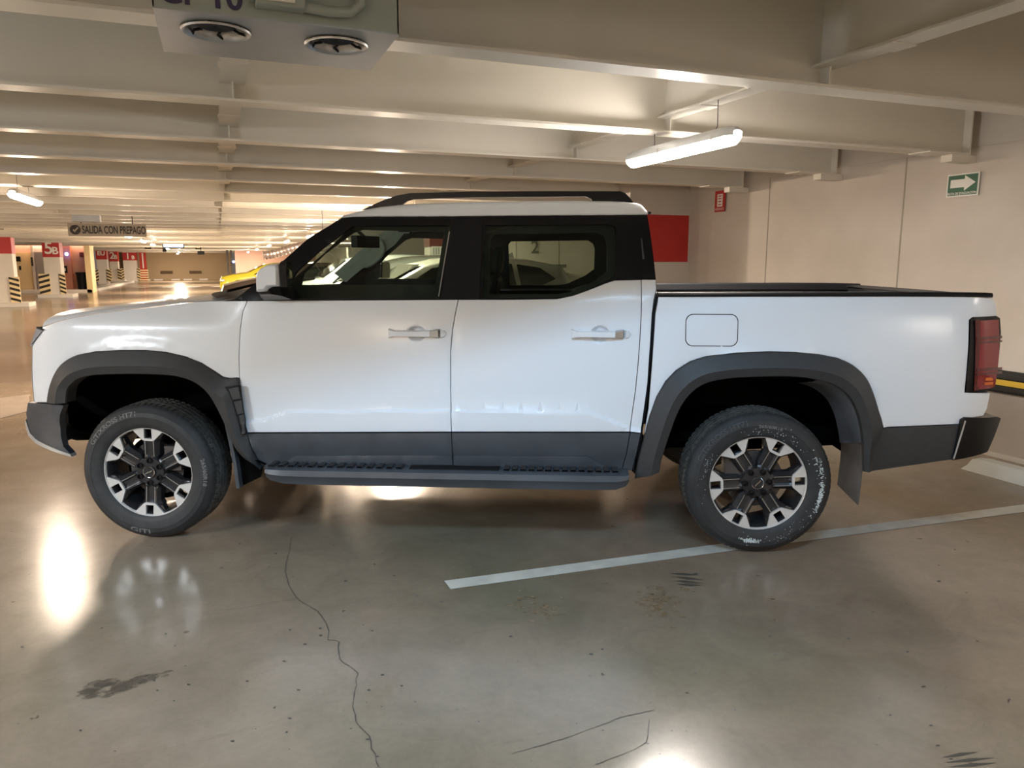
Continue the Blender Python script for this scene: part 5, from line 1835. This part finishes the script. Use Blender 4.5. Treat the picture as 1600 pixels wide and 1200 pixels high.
def make_wheel(side, cu, phase, detail, steer=0.0):
    yc = 0.0
    if side == 0:
        fn = lambda x, y, z: (x, y, z)
    else:
        fn = lambda x, y, z: (x, -y, z)
    piv = (cu, 0.0 if side == 0 else W, R_T - 0.002)
    # alloy body
    mb = MB()
    def L(prof, m, n=96):
        vs_, fs = [], []
        P = len(prof)
        for k in range(n):
            an = 2 * PI * k / n
            for (r, a) in prof:
                vs_.append(fn(r * math.cos(an), a, r * math.sin(an)))
        for k in range(n):
            k2 = (k + 1) % n
            for i in range(P - 1):
                fs.append((k * P + i, k2 * P + i, k2 * P + i + 1, k * P + i + 1))
        mb.add(vs_, fs, m)
    L([(0.247, 0.030), (0.250, 0.020), (0.253, 0.0165), (0.2585, 0.0165), (0.2595, 0.020), (0.2595, 0.032)], M_RIMS)
    L([(0.247, 0.030), (0.238, 0.045), (0.232, 0.10), (0.226, 0.17), (0.235, 0.24)], M_RIMD)
    sp_out = [(-0.028, 0.045), (-0.034, 0.075), (-0.046, 0.10), (-0.049, 0.172), (-0.090, 0.236), (-0.088, 0.2440), (0.088, 0.2440), (0.090, 0.236), (0.049, 0.172), (0.046, 0.10), (0.034, 0.075), (0.028, 0.045)]
    notch = [(-0.019, 0.196), (0.019, 0.196), (0.021, 0.2435), (-0.021, 0.2435)]
    for s in range(6):
        A = phase + s * PI / 3
        ca, sa = math.cos(A), math.sin(A)
        def f2(t, v, r):
            # clockwise angle from top: x = r sin A + t cos A ; z = r cos A - t sin A
            dish = 0.030 + 0.012 * (1 - min(1, r / 0.2)) + 0.004 * (r > 0.24)
            return fn(r * sa + t * ca, v + dish, r * ca - t * sa)
        panel(mb, sp_out, lambda t, r: 0.006 + (0.010 if abs(t) < 0.021 and 0.085 < r < 0.178 else 0) + (0.018 * sm((abs(t) - 0.030) / 0.02) if r < 0.19 else 0.004), 0.045, M_RIMD, 0.016, 0.010, holes=[notch], fn=f2, edge=0.004)
        for sg in (-1, 1):
            q = [(-0.086, 0.239), (-0.078, 0.2445), (-0.0215, 0.252), (-0.0225, 0.193), (-0.034, 0.184)]
            q = [(t * sg, r) for t, r in q]
            # outer end follows the lip
            q2 = []
            for t, r in q:
                if r > 0.238:
                    rr = 0.2525
                    r = math.sqrt(rr * rr - t * t)
                q2.append((t, r))
            mb.prism(q2, lambda t, r, d: fn(r * sa + t * ca, 0.0215 + 0.05 * (0.2525 - r) + d, r * ca - t * sa), 0.012, M_RIMS)
        q = [(-0.034, 0.184), (-0.0225, 0.193), (0.0225, 0.193), (0.034, 0.184), (0.022, 0.1800), (-0.022, 0.1800)]
        mb.prism(q, lambda t, r, d: fn(r * sa + t * ca, 0.0215 + 0.05 * (0.2525 - r) + d, r * ca - t * sa), 0.012, M_RIMS)
        # thin bright chamfer lines along the shaft
        for sg in (-1, 1):
            q = [(0.0225 * sg, 0.090), (0.0255 * sg, 0.090), (0.0265 * sg, 0.178), (0.0225 * sg, 0.178)]
            mb.prism(q, lambda t, r, d: fn(r * sa + t * ca, 0.0335 + 0.012 * (1 - min(1, r / 0.2)) + d, r * ca - t * sa), 0.003, M_STEEL)
    L([(0.0, 0.036), (0.036, 0.036), (0.078, 0.040), (0.083, 0.052), (0.083, 0.09)], M_RIMD, 48)
    w_ = mb.build('wheel', truck, smooth=True, angle=28)
    w_.location = piv
    w_.rotation_euler = (0, 0, steer)
    mb = MB()
    vs_, fs = tyre_mesh(fn)
    mb.add(vs_, fs, M_RUBBER)
    # tread face is dustier than the wall
    ti = mb.mi(M_DUSTY)
    P = 33
    per = len(fs) // 288
    for i in range(len(fs)):
        if 9 <= i % per <= per - 6:
            mb.m[i] = ti
    ty = mb.build('tyre', w_, smooth=True, angle=35)
    for s in range(6):
        A = phase + s * PI / 3
        c = fn(0.064 * math.sin(A), 0.028, 0.064 * math.cos(A))
        mb = MB()
        mb.lathe([(0.0165, 0.006 if side == 0 else -0.006), (0.0165, 0.0), (0.012, 0.0), (0.011, 0.008 if side == 0 else -0.008), (0.0, 0.006 if side == 0 else -0.006)], c, M_BLACKG, 14, 'y')
        mb.build('lug_nut', w_, smooth=True)
    mb = MB()
    f = 1 if side == 0 else -1
    mb.lathe([(0.034, 0.034 * f), (0.034, 0.026 * f), (0.030, 0.023 * f), (0.027, 0.026 * f), (0.0, 0.026 * f)], (0, 0, 0), M_RIMD, 40, 'y')
    mb.lathe([(0.0335, 0.0250 * f), (0.032, 0.0225 * f), (0.0295, 0.0235 * f)], (0, 0, 0), M_CHROME, 40, 'y')
    a = phase * 1.0 + (0.95 if cu < 1 else 0.15)
    for (x0_, x1_, th) in ((-0.024, 0.024, 0.006),):
        ux, uz_ = math.sin(a), math.cos(a)
        q = [(-0.022, -0.004), (-0.004, -0.004), (0.0, -0.001), (0.022, 0.001), (0.022, 0.005), (0.004, 0.005), (0.0, 0.002), (-0.022, 0.001)]
        mb.prism(q, lambda s_, t_2, d: fn(s_ * ux + t_2 * uz_, 0.0245 - d, s_ * uz_ - t_2 * ux), 0.002, M_CHROME)
    mb.build('centre_cap', w_, smooth=True, angle=30)
    mb = MB()
    mb.lathe([(0.0, 0.165 * f), (0.185 if cu < 1 else 0.12, 0.165 * f), (0.19 if cu < 1 else 0.13, 0.15 * f)], (0, 0, 0), M_WELL, 40, 'y')
    mb.lathe([(0.05, 0.115 * f), (0.155, 0.115 * f), (0.155, 0.14 * f), (0.05, 0.14 * f)], (0, 0, 0), M_DISC, 48, 'y')
    mb.box((0.12 if cu < 1 else -0.12, 0.115 * f, 0.07), (0.09, 0.09, 0.14), M_DISC)
    mb.build('brake_disc', w_, smooth=True, angle=30)
    if detail:
        if detail == 1:
            arc_text(w_, 'GITIXROSS HT71', 0.339, math.radians(-33), 0.036, fn, M_LETTER, True, 1.25)
            arc_text(w_, 'GITI', 0.340, math.radians(190), 0.036, fn, M_LETTER, False, 1.8)
            arc_text(w_, '265/60R18', 0.338, math.radians(88), 0.030, fn, M_LETTER, True, 1.2)
        else:
            arc_text(w_, 'GITIXROSS HT71', 0.339, math.radians(-40), 0.036, fn, M_LETTERD, True, 1.25)
            arc_text(w_, '265/60R18', 0.315, math.radians(8), 0.022, fn, M_LETTER, True, 1.3)
            # chalky scuffs on the wall of the tyre
            mb = MB()
            rnd = random.Random(5)
            def scuff(a0, da, r0, dr, n, ln):
                for _ in range(n):
                    ang = a0 + rnd.gauss(0, da)
                    r = r0 + rnd.gauss(0, dr)
                    l = ln * rnd.uniform(0.3, 1)
                    wv = rnd.uniform(0.0006, 0.0022)
                    pr = interp([(0.262, 0.008), (0.285, 0.0), (0.318, -0.004), (0.345, -0.003), (0.366, 0.012), (0.378, 0.026)], r) - 0.0075
                    pp = []
                    for kk in range(6):
                        th = 2 * PI * kk / 6
                        rr = r + l * math.cos(th) * rnd.uniform(0.6, 1)
                        aa = ang + wv * 1.6 * math.sin(th) / r
                        pp.append(fn(rr * math.sin(aa), pr + 0.003, rr * math.cos(aa)))
                    mb.add(pp, [tuple(range(6))], M_CHALK)
            scuff(math.radians(187), 0.07, 0.312, 0.005, 110, 0.010)
            scuff(math.radians(100), 0.16, 0.325, 0.006, 150, 0.008)
            scuff(math.radians(70), 0.15, 0.325, 0.010, 50, 0.007)
            scuff(math.radians(-75), 0.2, 0.295, 0.012, 45, 0.002)
            scuff(math.radians(12), 0.35, 0.29, 0.012, 50, 0.003)
            scuff(math.radians(150), 0.3, 0.31, 0.015, 40, 0.003)
            mb.build('chalk_scuffs', w_)['kind'] = 'stuff'
    return w_
make_wheel(0, 0.035, math.radians(3), 1)
make_wheel(0, 3.39, math.radians(26), 2)
make_wheel(1, 0.035, math.radians(11), 0)
make_wheel(1, 3.39, math.radians(40), 0)
